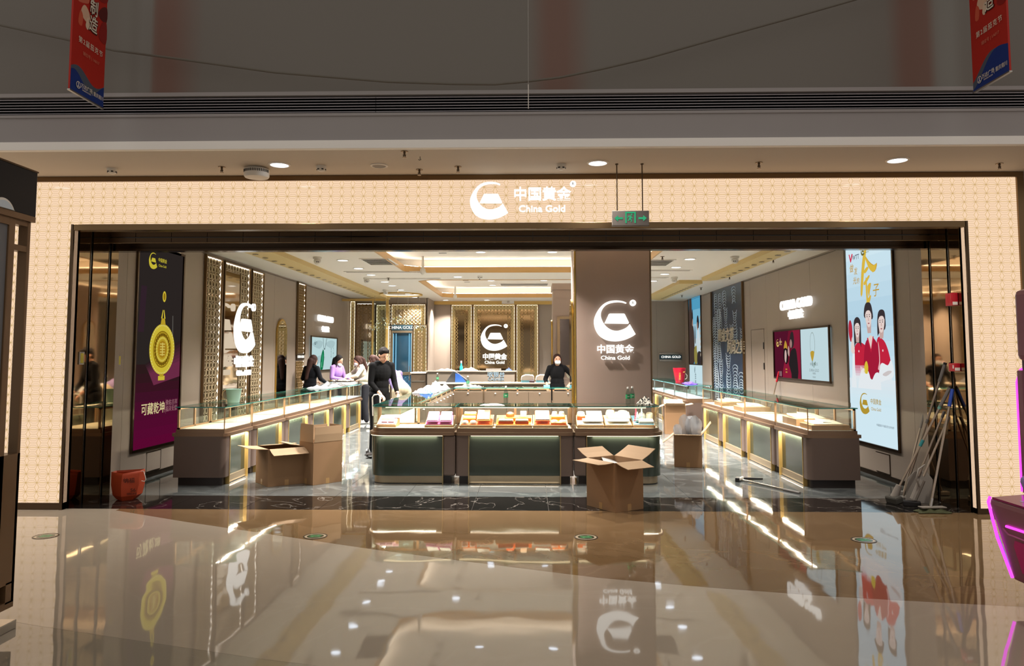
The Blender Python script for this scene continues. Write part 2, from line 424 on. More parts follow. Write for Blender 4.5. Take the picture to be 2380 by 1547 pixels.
MB().box(-9, 9, YL_+.06, YL_+.1, 3.842, 4.012, mat('grille_black', '#030304', .9, spec=.1)).build('backing', gr)
sl = None
for sx0, sx1 in ((-6.2, -1.42), (-1.415, 5.6)):
    for k in range(6):
        z = 3.855 + k*.0265
        MB().obox(((sx0+sx1)/2, YL_+.012, z+.004), (sx1-sx0, .010, .0045), mat('grille_slat', '#c9c4ca', .45), rot=(0, 0, 0)).build('slat', gr)
# ================================================================= shop shell
wl = struct(MB().box(XL-.12, XL-.014, 8.56, YB+.2, 0, 3.5, M_dark).build('wall_left'))
wr = struct(MB().box(XR+.014, XR+.12, 8.56, YB+.2, 0, 3.5, M_dark).build('wall_right'))
wb = struct(MB().box(XL-.1, XR+.1, YB+.014, YB+.15, 0, 3.5, M_dark).build('wall_back'))
def wall_panels(parent, X, s_, ys, z0, z1, m):
    for a, b_ in zip(ys[:-1], ys[1:]):
        MB().box(min(X, X+s_*.014), max(X, X+s_*.014), a+.002, b_-.002, z0, z1, m).build('wall_panel', parent)
wall_panels(wl, XL, -1, [8.56, 9.07, 10.62, 11.20, 13.80, 14.43, 15.78, 16.42, 17.2, 18.7, 20.2, 21.2, YB], 0, 3.26, M_taupe)
wall_panels(wr, XR, 1, [8.56, 9.04, 10.84, 12.2, 13.7, 14.45, 15.48, 15.9, 18.62, 19.78, 21.4, YB], 0, 3.26, M_taupe)
for a, b_ in zip([XL, -4.3, -2.85, -2.31, .3, 1.7, 2.9, 3.8], [-4.3, -2.85, -2.31, .3, 1.7, 2.9, 3.8, XR]):
    MB().box(a+.002, b_-.002, YB, YB+.014, 0, 3.26, M_taupe).build('wall_panel', wb)
# the jambs' inner returns
struct(MB().box(XL, JL+.005, 8.56, 8.66, 0, 3.3, M_taupe).build('wall_return_left')); struct(MB().box(JR-.005, XR, 8.56, 8.66, 0, 3.3, M_taupe).build('wall_return_right'))
struct(MB().box(XL, XL+.02, 8.66, 20.6, 0, .06, M_bronze2).build('baseboard_left')); struct(MB().box(XR-.02, XR, 8.66, YB, 0, .06, M_bronze2).build('baseboard_right'))
struct(MB().box(XL, XL+.012, 8.66, YB, 3.165, 3.172, M_bronze2).build('trim_14')); struct(MB().box(XR-.012, XR, 8.66, YB, 3.165, 3.172, M_bronze2).build('trim_15'))
# ceiling with two coffers
c1 = (-2.37, 2.05, 9.9, 14.2); c2 = (-2.37, 2.05, 15.62, 20.4)
cb = MB()
for x0, x1, y0, y1 in ((XL-.1, c1[0], 8.42, YB+.1), (c1[1], XR+.1, 8.42, YB+.1), (c1[0], c1[1], 8.42, c1[2]), (c1[0], c1[1], c1[3], c2[2]), (c1[0], c1[1], c2[3], YB+.1)):
    cb.box(x0, x1, y0, y1, ZC, ZC+.1, M_ceil)
for (a, b_, c_, d_) in (c1, c2):
    for qx, sx_, qy, sy_ in ((a, 1, d_, -1), (b_, -1, d_, -1), (a, 1, c_, 1), (b_, -1, c_, 1)):
        p = [(qx, qy), (qx+sx_*.28, qy), (qx, qy+sy_*.28)]
        if sx_*sy_ < 0: p.reverse()
        cb.prism(p, ZC, ZC+.1, M_ceil)
ce = struct(cb.build('ceiling'))
M_lip = mat('gold_lip', '#c29a62', .45, metal=.15)
for (a, b_, c_, d_) in (c1, c2):
    k = .28
    ring = [(a+k, c_), (b_-k, c_), (b_, c_+k), (b_, d_-k), (b_-k, d_), (a+k, d_), (a, d_-k), (a, c_+k)]
    lp = MB(); led = MB(); n = len(ring)
    for i in range(n):
        p, q = Vector(ring[i]), Vector(ring[(i+1) % n]); d = (q-p).normalized(); nn = Vector((d.y, -d.x))
        P = [p-nn*.02, q-nn*.02, q+nn*.008, p+nn*.008]
        lp.prism([tuple(v) for v in reversed(P)], ZC-.012, ZC+.1, M_lip)
        P = [p+nn*.07, q+nn*.07, q+nn*.11, p+nn*.11]
        led.prism([tuple(v) for v in reversed(P)], ZC+.105, ZC+.118, M_cove)
    lp.build('coffer_lip', ce)
    lo = led.build('cove_light', ce)
    pk = MB(); e = .3
    pk.box(a-e, b_+e, c_-e, d_+e, ZC+.27, ZC+.30, M_ceil)
    pk.box(a-e-.02, a-e, c_-e, d_+e, ZC+.1, ZC+.3, M_ceil).box(b_+e, b_+e+.02, c_-e, d_+e, ZC+.1, ZC+.3, M_ceil)
    pk.box(a-e, b_+e, c_-e-.02, c_-e, ZC+.1, ZC+.3, M_ceil).box(a-e, b_+e, d_+e, d_+e+.02, ZC+.1, ZC+.3, M_ceil)
    pk.build('coffer_top', ce)
    MB().box(a+.5, b_-.5, c_+.5, d_-.5, ZC+.245, ZC+.27, M_ceil).build('coffer_inner_panel', ce, bevel=.004)
# bulkhead trim above the back wall
struct(MB().box(-2.85, 1.2, YB-.12, YB, 3.1, 3.2, M_goldp).build('trim_16'))
# main pillar and the rear pillar
pi = struct(MB().box(.65, 1.69, 10.26, 11.2, 0, 3.25, M_taupe2).build('wall_pillar'))
MB().box(.655, 1.685, 10.24, 10.26, .0, 3.2, M_taupe2).build('front_panel', pi, bevel=.008)
MB().box(.634, .656, 10.235, 10.30, 0, 3.2, M_gold).build('corner_trim', pi); MB().box(1.684, 1.70, 10.235, 10.30, 0, 3.2, M_bronze).build('corner_trim', pi)
p2 = struct(MB().box(.55, 1.30, 16.5, 17.3, 0, 3.13, M_taupe2).build('wall_pillar_rear'))
MB().box(.53, 1.32, 16.47, 17.33, 3.06, 3.2, M_taupe2).build('capital', p2)
M_pf = mat('panel_frame_bronze', '#a08a6c', .35, metal=.5)
MB().box(.64, .70, 16.47, 16.5, .8, 2.46, M_pf).box(.70, 1.14, 16.47, 16.5, 2.40, 2.46, M_pf).box(1.14, 1.2, 16.47, 16.5, .8, 2.46, M_pf).box(.70, 1.14, 16.47, 16.5, .8, .9, M_pf).box(.70, 1.14, 16.47, 16.5, 1.33, 1.38, M_pf).build('panel_frame', p2)
MB().box(.70, 1.14, 16.485, 16.5, 1.38, 2.40, M_blackm).build('dark_glass', p2)
# ================================================================= signs, posters, lattice screens on the walls
X_, Y_, Z_ = Vector((1,0,0)), Vector((0,1,0)), Vector((0,0,1))
LW = (Y_, Z_)                       # left wall seen from inside: u runs deeper, v up, normal +X
RW = (-Y_, Z_)                      # right wall: u runs toward the entrance, normal -X
FW = (X_, Z_)                       # walls facing the entrance: normal -Y
_cres = [(625,655),(600,642),(560,632),(500,628),(430,640),(370,675),(320,735),(288,800),(278,850),(285,910),(310,970),(350,1015),(410,1048),(480,1060),(540,1058),(600,1045),(655,1022),(690,1003)]
_cin = [(655,878),(630,905),(600,925),(550,943),(510,948),(460,938),(410,905),(375,860),(355,810),(352,770),(362,735),(385,700),(420,672),(470,655),(530,648),(580,652),(615,664)]
def _open_smooth(p, n=3):
    q = [(2*p[0][0]-p[1][0], 2*p[0][1]-p[1][1])] + p + [(2*p[-1][0]-p[-2][0], 2*p[-1][1]-p[-2][1])]; out = []
    for i in range(1, len(q)-2):
        p0, p1, p2, p3 = (Vector(q[i+j]) for j in (-1, 0, 1, 2))
        for k in range(n):
            t = k/n; out.append(tuple(.5*((2*p1)+(p2-p0)*t+(2*p0-5*p1+4*p2-p3)*t*t+(3*p1-p0-3*p2+p3)*t**3)))
    out.append(tuple(q[-2])); return out
CRES = [((x-497)/437, (844-y)/437) for x, y in _open_smooth(_cres) + [(715,985)] + _open_smooth(_cin)]
INGOT = [((x-497)/437, (844-y)/437) for x, y in [(388,872),(400,848),(436,772),(446,767),(594,767),(603,772),(646,862),(638,876)]]
def emblem(root, O, fr, s, m, d=.03, dark=None, reg=True, nudge=0.):
    U, V = fr; O = Vector(O); N = U.cross(V)
    MB().prismp([(a*s, b*s) for a, b in reversed(CRES)][::-1], O, U, V, d, m).build('crescent', root)
    MB().prismp([(a*s, b*s) for a, b in reversed(INGOT)], O, U, V, d, m).build('ingot', root)
    if reg:
        c = (.442*s, .433*s); r = .078*s
        MB().prismp(circ(c[0], c[1], r, 20), O, U, V, d*.8, m).build('registered_mark', root)
        text('registered_letter', 'R', r*1.1, O + U*c[0] + V*c[1] + N*(d*.8+.0008), U, V, dark or M_bronze2, root, ext=.0006)
def glow_halo(root, O, fr, w_, h_):
    pass
CN = '中国黄金'; EN = 'China Gold'
# the sign on the facade
r = thing('crescent_sign', 'white glowing crescent emblem with lettering on patterned panel above entrance', 'sign', (-.4, FY, 3.2))
emblem(r, (-.41, FY-.045, 3.216), FW, .40, M_sign, .03, reg=False)
MB().prismp(circ(.47, 3.39, .033, 20), (0, FY-.045, 0), X_, Z_, .02, M_sign).build('registered_mark', r); text('registered_letter', 'R', .04, (.47, FY-.0658, 3.39), X_, Z_, M_bronze2, r, ext=.0004)
text('lettering', CN, .152, (.145, FY-.045, 3.275), X_, Z_, M_sign, r, ext=.014, off=.018, sx=1.0)
text('lettering', EN, .098, (.145, FY-.045, 3.125), X_, Z_, M_sign, r, ext=.014, off=.018, sx=1.08)
# the pillar
r = thing('crescent_sign', 'large white glowing crescent emblem with lettering on the taupe pillar', 'sign', (1.18, 10.24, 2.0))
emblem(r, (1.186, 10.21, 2.07), FW, .57, M_sign, .028)
text('lettering', CN, .128, (1.19, 10.21, 1.675), X_, Z_, M_sign, r, ext=.012, off=.022)
text('lettering', EN, .078, (1.19, 10.21, 1.562), X_, Z_, M_sign, r, ext=.012, off=.014, sx=1.1)
# lattice screens ---------------------------------------------------
M_lat = mat('lattice_gold', '#8f7548', .35, metal=.6)
M_latp = mat('lattice_champagne', '#cbb897', .4, metal=.3)
def lattice(root, O, fr, w_, h_, m, cell=.115, mask=None, wd=.011, d=.012, name='lattice'):
    U, V = fr; O = Vector(O); N = U.cross(V); b = MB()
    nx = max(1, round(w_/cell)); cw = w_/nx; nz = max(1, round(h_/cell)); ch = h_/nz
    P = lambda a, c: O + U*a + V*c
    rr = .34
    for i in range(nx):
        for j in range(nz):
            if mask and not mask((i+.5)*cw, (j+.5)*ch): continue
            cx_, cz = (i+.5)*cw, (j+.5)*ch
            o8 = [(cx_+cw*rr*math.cos(R(22.5+45*k))*1.05, cz+ch*rr*1.2*math.sin(R(22.5+45*k))) for k in range(8)]
            for k in range(8): b.bar(P(*o8[k]), P(*o8[(k+1) % 8]), wd*.8, d, N, m)
            b.bar(P(i*cw, j*ch), P(i*cw, (j+1)*ch), wd, d, N, m)
            b.bar(P(i*cw, cz), P(cx_-cw*rr, cz), wd*.7, d, N, m); b.bar(P(cx_+cw*rr, cz), P((i+1)*cw, cz), wd*.7, d, N, m)
            if i == nx-1: b.bar(P(w_, j*ch), P(w_, (j+1)*ch), wd, d, N, m)
    return b.build(name, root)
def rect(root, name, O, fr, a0, a1, c0, c1_, d, m, off=0., bevel=0.):
    U, V = fr; O = Vector(O) + U.cross(V)*off
    return MB().prismp([(a0, c0), (a1, c0), (a1, c1_), (a0, c1_)], O, U, V, d, m).build(name, root, bevel=bevel)
M_tint = mat('bronze_tinted_mirror', '#b3a18a', .05, metal=1.)
M_wash = glow('border_led_glow', '#e6c583', .42)  # for added glowing strips that imitate LED light washing the lattice borders
M_warm = mat('backlit_cream_board', '#d9c3a0', .6)
def screen(root, O, fr, w_, h_, mode='full', m=M_latp, led='right', back=None, cell=.115):
    """framed mirror screen with lattice and a light line along its edges; the origin is its lower near corner"""
    rect(root, 'mirror_back', O, fr, 0, w_, 0, h_, .006, back or M_tint)
    bw = .29 if mode != 'full' else None
    if mode == 'full': mk = None
    elif mode == 'right': mk = lambda a, c: a > w_-.42 or c > h_-.16
    else: mk = lambda a, c: a < bw*.62 or a > w_-bw*.62 or c > h_-.26
    lattice(root, Vector(O)+fr[0].cross(fr[1])*.008, fr, w_, h_, m, cell, mk)
    f = .028
    for a0, a1, c0, c1_ in ((-f, 0, -f, h_+f), (w_, w_+f, -f, h_+f), (0, w_, h_, h_+f)):
        rect(root, 'frame_bar', O, fr, a0, a1, c0, c1_, .045, M_bronze, bevel=.003)
    L = M_ledw if led != 'warm' else M_led
    if led == 'warm':
        for a0, a1 in ((.0, min(.11, w_*.4)), (w_-min(.11, w_*.4), w_)): rect(root, 'glow_strip', O, fr, a0, a1, 0, h_, .002, M_wash, off=.006)
        rect(root, 'glow_strip', O, fr, min(.11, w_*.4), w_-min(.11, w_*.4), h_-.14, h_, .002, M_wash, off=.006)
    if led in ('right', 'warm', 'both'): rect(root, 'light_line', O, fr, w_-.016, w_-.002, 0, h_-.03, .012, L, off=.004)
    if led in ('warm', 'both'): rect(root, 'light_line', O, fr, .002, .016, 0, h_-.03, .012, L, off=.004)
    rect(root, 'light_line', O, fr, .01, w_-.01, h_-.016, h_-.002, .012, L, off=.004)
# left wall sign screen: three panels and the emblem
r = thing('lattice_screen', 'narrow all-lattice screen at near side of left wall emblem', 'screen', (XL, 11.25, .2), group=None)
screen(r, (XL+.002, 11.26, .1), LW, .57, 3.03)
r = thing('lattice_screen', 'wide mirror screen with lattice border behind left wall crescent emblem', 'screen', (XL, 11.95, .2))
screen(r, (XL+.002, 11.96, .1), LW, 1.08, 3.02, 'right')
r = thing('lattice_screen', 'narrow all-lattice screen at far side of left wall emblem', 'screen', (XL, 13.1, .2))
screen(r, (XL+.002, 13.16, .1), LW, .56, 3.02)
r = thing('crescent_sign', 'white glowing crescent emblem with lettering on left wall mirror screen', 'sign', (XL, 12.5, 2))
emblem(r, (XL+.17, 12.45, 2.06), LW, .86, M_sign, .05)
text('lettering', CN, .205, (XL+.17, 12.46, 1.48), Y_, Z_, M_sign, r, ext=.02, off=.01)
text('lettering', EN, .125, (XL+.17, 12.46, 1.30), Y_, Z_, M_sign, r, ext=.02, off=.02)
MB().cyl((XL+.01, 12.2, 2.0), (XL+.17, 12.2, 2.0), .012, .012, M_bronze).cyl((XL+.01, 12.5, 1.7), (XL+.17, 12.5, 1.7), .012, .012, M_bronze).build('standoff', r)
# second lattice strip with its little plate
r = thing('lattice_screen', 'slim lattice strip on left wall between arched mirror and landscape screen', 'screen', (XL, 15.8, .2))
screen(r, (XL+.002, 15.83, 1.64), LW, .52, 1.52, m=M_lat, back=M_warm)
rect(r, 'lower_back', (XL+.002, 15.83, .1), LW, 0, .52, 0, 1.37, .006, M_warm); lattice(r, Vector((XL+.01, 15.83, .1)), LW, .52, 1.37, M_lat, name='lower_lattice')
rect(r, 'light_line', (XL+.002, 15.83, .1), LW, .50, .516, 0, 1.37, .012, M_ledw, off=.004)
rect(r, 'name_plate', (XL+.002, 15.83, 1.50), LW, 0, .52, 0, .13, .03, M_bronze2)
text('plate_lettering', 'CHINA GOLD', .075, (XL+.034, 16.09, 1.565), Y_, Z_, M_sign, r, ext=.002, off=.01)
# arched mirrors
def arch(w_, h_, n=10, inset=0.):
    r_ = w_/2 - inset
    return [(inset, inset), (w_-inset, inset)] + [(w_/2 + r_*math.cos(math.pi*k/n), h_-w_/2 + r_*math.sin(math.pi*k/n)) for k in range(n+1)]
def arched(label, O, fr, w_, h_):
    r = thing('arched_mirror', label, 'mirror', O)
    MB().prismp(arch(w_, h_), O, *fr, .03, M_gold).build('frame', r, smooth=40)
    MB().prismp(arch(w_, h_, inset=.03), Vector(O)+fr[0].cross(fr[1])*.0305, *fr, .002, mat('grey_mirror', '#a8aaa2', .02, metal=1.)).build('glass', r)
    return r
arched('tall arched mirror in gold frame on left wall beyond the emblem', (XL+.002, 14.55, .8), LW, .6, 1.53)
arched('tall arched gold mirror on left flank of the taupe pillar', (.634, 10.9, .9), (-Y_, Z_), .5, 1.5)
arched('tall arched gold mirror on right flank of the taupe pillar', (1.692, 10.45, .9), (Y_, Z_), .5, 1.35)
arched('tall arched gold mirror on left flank of the rear pillar', (.545, 17.2, .9), (-Y_, Z_), .5, 1.5)
# hatch doors, yellow plates
for nm, X, fr, y0 in (('low square service hatch in left wall under dark poster', XL+.001, LW, 9.70), ('low square service hatch in right wall under athletes poster', XR-.001, RW, 10.05)):
    o = MB().prismp([(0,0),(.36,0),(.36,.24),(0,.24)], (X, y0, .08), *fr, .006, M_taupe).prismp([(-.01,-.01),(.37,-.01),(.37,0),(-.01,0)], (X, y0, .08), *fr, .008, M_bronze2).prismp([(-.01,.24),(.37,.24),(.37,.25),(-.01,.25)], (X, y0, .08), *fr, .008, M_bronze2).prismp([(.36,0),(.37,0),(.37,.24),(.36,.24)], (X, y0, .08), *fr, .008, M_bronze2).build('service_hatch')
    tag(o, nm, 'hatch')
M_yel = mat('yellow_label', '#c9b93a', .5)
for lab, X, y0, z0 in (('small yellow switch plate on taupe return behind left jamb', XL+.001, 8.90, 1.47), ('small yellow switch plate on mirror jamb left of entrance', JL+.013, 7.86, 1.5)):
    r = thing('switch_plate', lab, 'switch', (X, y0, z0))
    MB().prismp([(0,0),(.085,0),(.085,.135),(0,.135)], (X, y0, z0), *LW, .012, M_steel).build('plate', r, bevel=.002)
    MB().prismp([(.015,.015),(.07,.015),(.07,.12),(.015,.12)], (X+.0122, y0, z0), *LW, .001, M_yel).build('label', r)
d2 = struct(thing('door_2', None, None, (XR, 15.05, 0)))
MB().box(XR-.004, XR, 14.62, 14.628, 0, 2.12, M_bronze2).box(XR-.004, XR, 15.46, 15.468, 0, 2.12, M_bronze2).box(XR-.004, XR, 14.62, 15.468, 2.112, 2.12, M_bronze2).build('door_seam', d2)
for z in (1.72, 1.32): MB().box(XR-.012, XR-.004, 14.635, 14.675, z, z+.13, M_dark).build('hinge', d2)
# ------------------------------------------------------------------ printed boards
_pm = {}
def ink(col, e):
    k = (col, e)
    if k not in _pm:
        _pm[k] = glow('ink_%s_%d' % (col[1:], int(e*100)), col, e) if e else mat('ink_%s' % col[1:], col, .45)
    return _pm[k]
def prints(root, name, O, fr, layers, e=0., off=.001, step=.0005):
    U, V = fr; N = U.cross(V); b = MB()
    for k, (poly, col) in enumerate(layers):
        b.flat(poly, Vector(O)+N*(off+k*step), U, V, ink(col, e))
    return b.build(name, root)
def rc(a0, c0, a1, c1_): return [(a0, c0), (a1, c0), (a1, c1_), (a0, c1_)]
def grad(a0, a1, cs, cols):
    return [(rc(a0, cs[i], a1, cs[i+1]), cols[i]) for i in range(len(cols))]
def mixc(c0, c1, t):
    a = [int(c0[i:i+2], 16) for i in (1, 3, 5)]; b_ = [int(c1[i:i+2], 16) for i in (1, 3, 5)]
    return '#%02x%02x%02x' % tuple(round(x+(y-x)*t) for x, y in zip(a, b_))
def board(label, O, fr, w_, h_, name='poster', cat='poster', frame=M_bronze2, f=.03, d=.02):
    r = thing(name, label, cat, O)
    for a0, a1, c0, c1_ in ((-f, 0, -f, h_+f), (w_, w_+f, -f, h_+f), (0, w_, h_, h_+f), (0, w_, -f, 0)):
        rect(r, 'frame_bar', O, fr, a0, a1, c0, c1_, d+.006, frame)
    return r
def put(O, fr, a, c, n=0.): return Vector(O) + fr[0]*a + fr[1]*c + fr[0].cross(fr[1])*n
def gold_logo(r, O, fr, a, c, s, m, e, txt=True, d=.0008):
    U, V = fr
    MB().flat([(x*s, y*s) for x, y in CRES], put(O, fr, a, c, .0135), U, V, m).build('printed_crescent', r)
    MB().flat([(x*s, y*s) for x, y in reversed(INGOT)], put(O, fr, a, c, .0135), U, V, m).build('printed_ingot', r)
    if txt:
        text('printed_lettering', CN, .27*s, put(O, fr, a+1.15*s, c+.13*s, .0135), U, V, m, r, ext=.0003, off=.006)
        text('printed_lettering', EN, .21*s, put(O, fr, a+1.15*s, c-.2*s, .0135), U, V, m, r, ext=.0003)
# left: dark poster with gold medallion
O = (XL+.004, 9.30, .40); W_, H_ = 1.22, 2.62
r = board('tall black and crimson poster of a gold medallion on left wall', O, LW, W_, H_)
lay = grad(0, W_, [0, .12, .24, .36, .48, .60, .72, .84, .96, 1.08, H_], ['#5a0830', '#560a30', '#520b2e', '#4e0d2c', '#470f2a', '#3f1226', '#381420', '#31171d', '#2c1a1b', '#2a2422'])
lay = [(p, c) for p, c in lay]
for t in range(7):
    lay.append(([(.25+.1*t*.2, 1.08-.02*t), (W_, 1.42-.05*t), (W_, 1.20-.05*t), (.5, .98-.03*t)], mixc('#2c1f20', '#6b2b45', t/6)))
lay += [([(.06,1.5),(.2,1.5),(.24,2.1),(.1,2.1)], '#31212a'), ([(.62+.36,1.3),(1.0,1.3),(.98,1.75),(.96,1.75)], '#5d5a55')]
prints(r, 'printed_board', O, LW, lay, .95, off=.003, step=.00015)
bp = MB(); GA = '#e2cb3f'; GB = '#c9a92c'; GC = '#8f6f14'
cx_, cz = .70, 1.28
def fl(poly, col, n): bp.flat(poly, put(O, LW, 0, 0, .006+n*.0004), Y_, Z_, ink(col, .75))
fl(circ(cx_, cz, .345, 40, .345), GA, 0); fl(circ(cx_, cz, .25, 36), GC, 1); fl(circ(cx_, cz, .235, 36), GB, 2); fl(circ(cx_, cz, .115, 24), '#b5891f', 4)
for k in range(26):
    t = 2*math.pi*k/26
    for rr, q, col in ((.20, .026, '#7a5c10'), (.155, .018, '#e6d25a')): fl(circ(cx_+rr*math.cos(t+rr*9), cz+rr*math.sin(t+rr*9), q, 7), col, 3)
for k in range(48):
    t = 2*math.pi*k/48; fl(circ(cx_+.325*math.cos(t), cz+.325*math.sin(t), .012, 6), '#f3e78a', 3)
for k in range(5): fl(rc(cx_-.07, cz-.08+.036*k, cx_+.07, cz-.066+.036*k), '#e8d46a', 5)
fl(rc(cx_-.012, cz-.09, cx_+.012, cz+.09), '#e8d46a', 6)
fl([(cx_-.07, cz+.33), (cx_+.07, cz+.33), (cx_+.045, cz+.42), (cx_-.045, cz+.42)], GB, 1)
fl([(cx_-.06, cz+.42), (cx_-.025, cz+.42), (cx_-.005, cz+.53), (cx_-.02, cz+.54)], GA, 1); fl([(cx_+.025, cz+.42), (cx_+.06, cz+.42), (cx_+.02, cz+.54), (cx_+.005, cz+.53)], GA, 1)
fl(circ(cx_+.01, cz+.72, .05, 16, .075), GA, 1); fl(circ(cx_+.01, cz+.72, .03, 12, .05), '#a07c18', 2)
fl(rc(cx_-.09, cz-.42, cx_+.09, cz-.36), GA, 1); fl([(cx_-.05, cz-.37), (cx_+.05, cz-.37), (cx_+.06, cz-.33), (cx_-.06, cz-.33)], GB, 2)
bp.build('printed_medallion', r)
text('printed_lettering', '可藏乾坤', .165, put(O, LW, .50, .485, .012), Y_, Z_, ink('#e8d9a0', .8), r, ext=.0004, off=.008, sx=.95)
text('printed_lettering', '佛佑吉祥\n福泽安康', .085, put(O, LW, 1.0, .50, .012), Y_, Z_, ink('#a5727a', .8), r, ext=.0004)
prints(r, 'printed_rule', O, LW, [(rc(.835, .40, .842, .60), '#8a5a62'), (rc(.80, .42, .815, .52), '#b0707a')], .6, off=.012)
gold_logo(r, O, LW, .36, 2.45, .22, ink('#d6c53c', .8), 0)
bx(r, 'head_rail', XL+.004, XL+.03, 9.2, 10.42, 3.02, 3.06, M_ceil)
# right: bright poster with three athletes
O = (XR-.004, 10.78, .42); W_, H_ = 1.37, 2.72
r = board('tall bright blue-white backlit poster of three athletes in red', O, RW, W_, H_)
cols = []
zs = [H_*k/14 for k in range(15)]
for k in range(14): cols.append(mixc('#d4ecf6', '#b4d4e6', max(0, min(1, 1-abs((k-8.2)/5)))))
E_ = .95
prints(r, 'printed_board', O, RW, grad(0, W_, zs, cols), E_, off=.003, step=.0002)
ap = MB()
def fa(poly, col, n): ap.flat(poly, put(O, RW, 0, 0, .006+n*.0004), -Y_, Z_, ink(col, E_))
def S(p, n=3): return smooth_poly(p, n)
SK, SKD, HR, RED, RD2, WH = '#e6d3cd', '#c8a9a3', '#3a3336', '#c4253f', '#a51c38', '#e8eef2'
def face(cx_, cz, s, hair, tilt=0, n=8):
    q = lambda pts: [(cx_+(a+tilt*b)*s, cz+b*s) for a, b in pts]
    fa(S(q(hair)), HR, n)
    fa(q([(-.035,-.15),(.035,-.15),(.05,-.05),(-.05,-.05)]), SKD, n+1)
    fa(S(q([(-.062,.05),(-.06,-.02),(-.035,-.075),(0,-.095),(.035,-.075),(.06,-.02),(.062,.05),(.03,.085),(-.03,.085)])), SK, n+2)
    fa(S(q([(-.066,.03),(-.06,.08),(0,.1),(.06,.08),(.066,.03),(.04,.06),(0,.068),(-.04,.058)])), HR, n+3)
    for e in (-.026, .026):
        fa(q([(e-.015,.022),(e+.015,.024),(e+.014,.029),(e-.014,.028)]), HR, n+3); fa(circ(cx_+(e+tilt*.008)*s, cz+.008*s, .0105*s, 8, .0055*s), '#453b3c', n+3)
    fa(q([(-.006,.0),(.004,.0),(.01,-.032),(-.008,-.032)]), SKD, n+3); fa(S(q([(-.02,-.055),(0,-.05),(.02,-.055),(0,-.064)])), '#a8646a', n+3)
# side woman left, side woman right, man in the middle
fa(S([(.16,.98),(.17,1.2),(.22,1.32),(.34,1.36),(.46,1.34),(.6,1.25),(.6,.95),(.4,.9)]), RED, 1)
fa(S([(.86,1.0),(.86,1.33),(.92,1.42),(1.0,1.40),(1.1,1.34),(1.19,1.2),(1.22,1.05),(1.05,.98)]), RED, 1)
fa(S([(.48,1.0),(.5,1.25),(.56,1.37),(.7,1.43),(.84,1.37),(.94,1.22),(.92,.9),(.7,.85)]), RD2, 4)
fa([(.60,1.40),(.70,1.23),(.78,1.42),(.70,1.45)], SK, 5); fa([(.59,1.41),(.70,1.21),(.705,1.25),(.62,1.42)], RED, 6); fa([(.79,1.43),(.70,1.21),(.695,1.25),(.76,1.43)], RED, 6)
fa(S([(.88,1.0),(.92,1.1),(.915,1.25),(.905,1.36),(.93,1.3),(.945,1.15),(.93,1.0)]), '#e7b8bb', 6)
for k in range(5): # the shirts fade into white mist
    t = k/4; fa(rc(.14, .86+.035*k, 1.24, .90+.035*k), mixc('#e4e9ee', '#d4879a', t), 2)
fa(S([(.06,.62),(.1,.95),(.13,1.22),(.19,1.25),(.19,1.0),(.22,.8),(.2,.62)]), WH, 3)
fa(S([(.08,1.24),(.1,1.38),(.14,1.44),(.17,1.36),(.2,1.24),(.16,1.2)]), SK, 4)
fa(S([(.015,1.52),(.03,1.64),(.085,1.68),(.135,1.6),(.14,1.46),(.1,1.37),(.05,1.4)]), '#a8263a', 3)
fa(S([(.02,1.52),(.035,1.62),(.085,1.655),(.125,1.59),(.13,1.46),(.095,1.39),(.055,1.415)]), '#bb2f42', 4)
face(.305, 1.545, 1.25, [(-.085,-.2),(-.09,0),(-.075,.1),(0,.135),(.075,.1),(.09,0),(.085,-.2),(.05,-.16),(-.05,-.16)], n=8)
face(.66, 1.69, 1.42, [(-.08,.0),(-.085,.07),(-.05,.13),(0,.145),(.06,.13),(.088,.06),(.08,-.02)], tilt=-.06, n=12)
face(1.02, 1.60, 1.35, [(-.082,-.12),(-.085,.03),(-.06,.11),(0,.13),(.06,.11),(.08,.04),(.075,-.06),(-.05,-.1)], tilt=.05, n=8)
fa(S([(.9,.84),(.93,1.02),(1.0,1.08),(1.15,1.05),(1.24,1.12),(1.30,1.0),(1.27,.9),(1.1,.86)]), WH, 5); fa(S([(1.0,.93),(1.15,.98),(1.25,.97),(1.1,.91)]), '#cfc6c6', 6)
fa(S([(.3,.62),(.34,.9),(.45,1.0),(.6,.96),(.68,.84),(.8,.94),(.92,.92),(.9,.62)]), WH, 6); fa(S([(.47,.95),(.5,1.06),(.56,1.1),(.6,1.02),(.57,.93)]), '#d9c23c', 8)
for k in range(4): fa([(.38+.035*k,.93),(.40+.035*k,.93),(.385+.035*k,1.03-.01*k),(.365+.035*k,1.02-.01*k)], '#efe3de', 8)
for k in range(8): fa(rc(.0, .50+.045*k, 1.37, .545+.045*k), mixc('#d2ebf5', '#dfeaf0', k/7), 7 if k < 5 else 1)
fa(circ(.33, 1.235, .016, 10), '#f0d9dc', 5); fa(circ(1.03, 1.24, .016, 10), '#f0d9dc', 5)
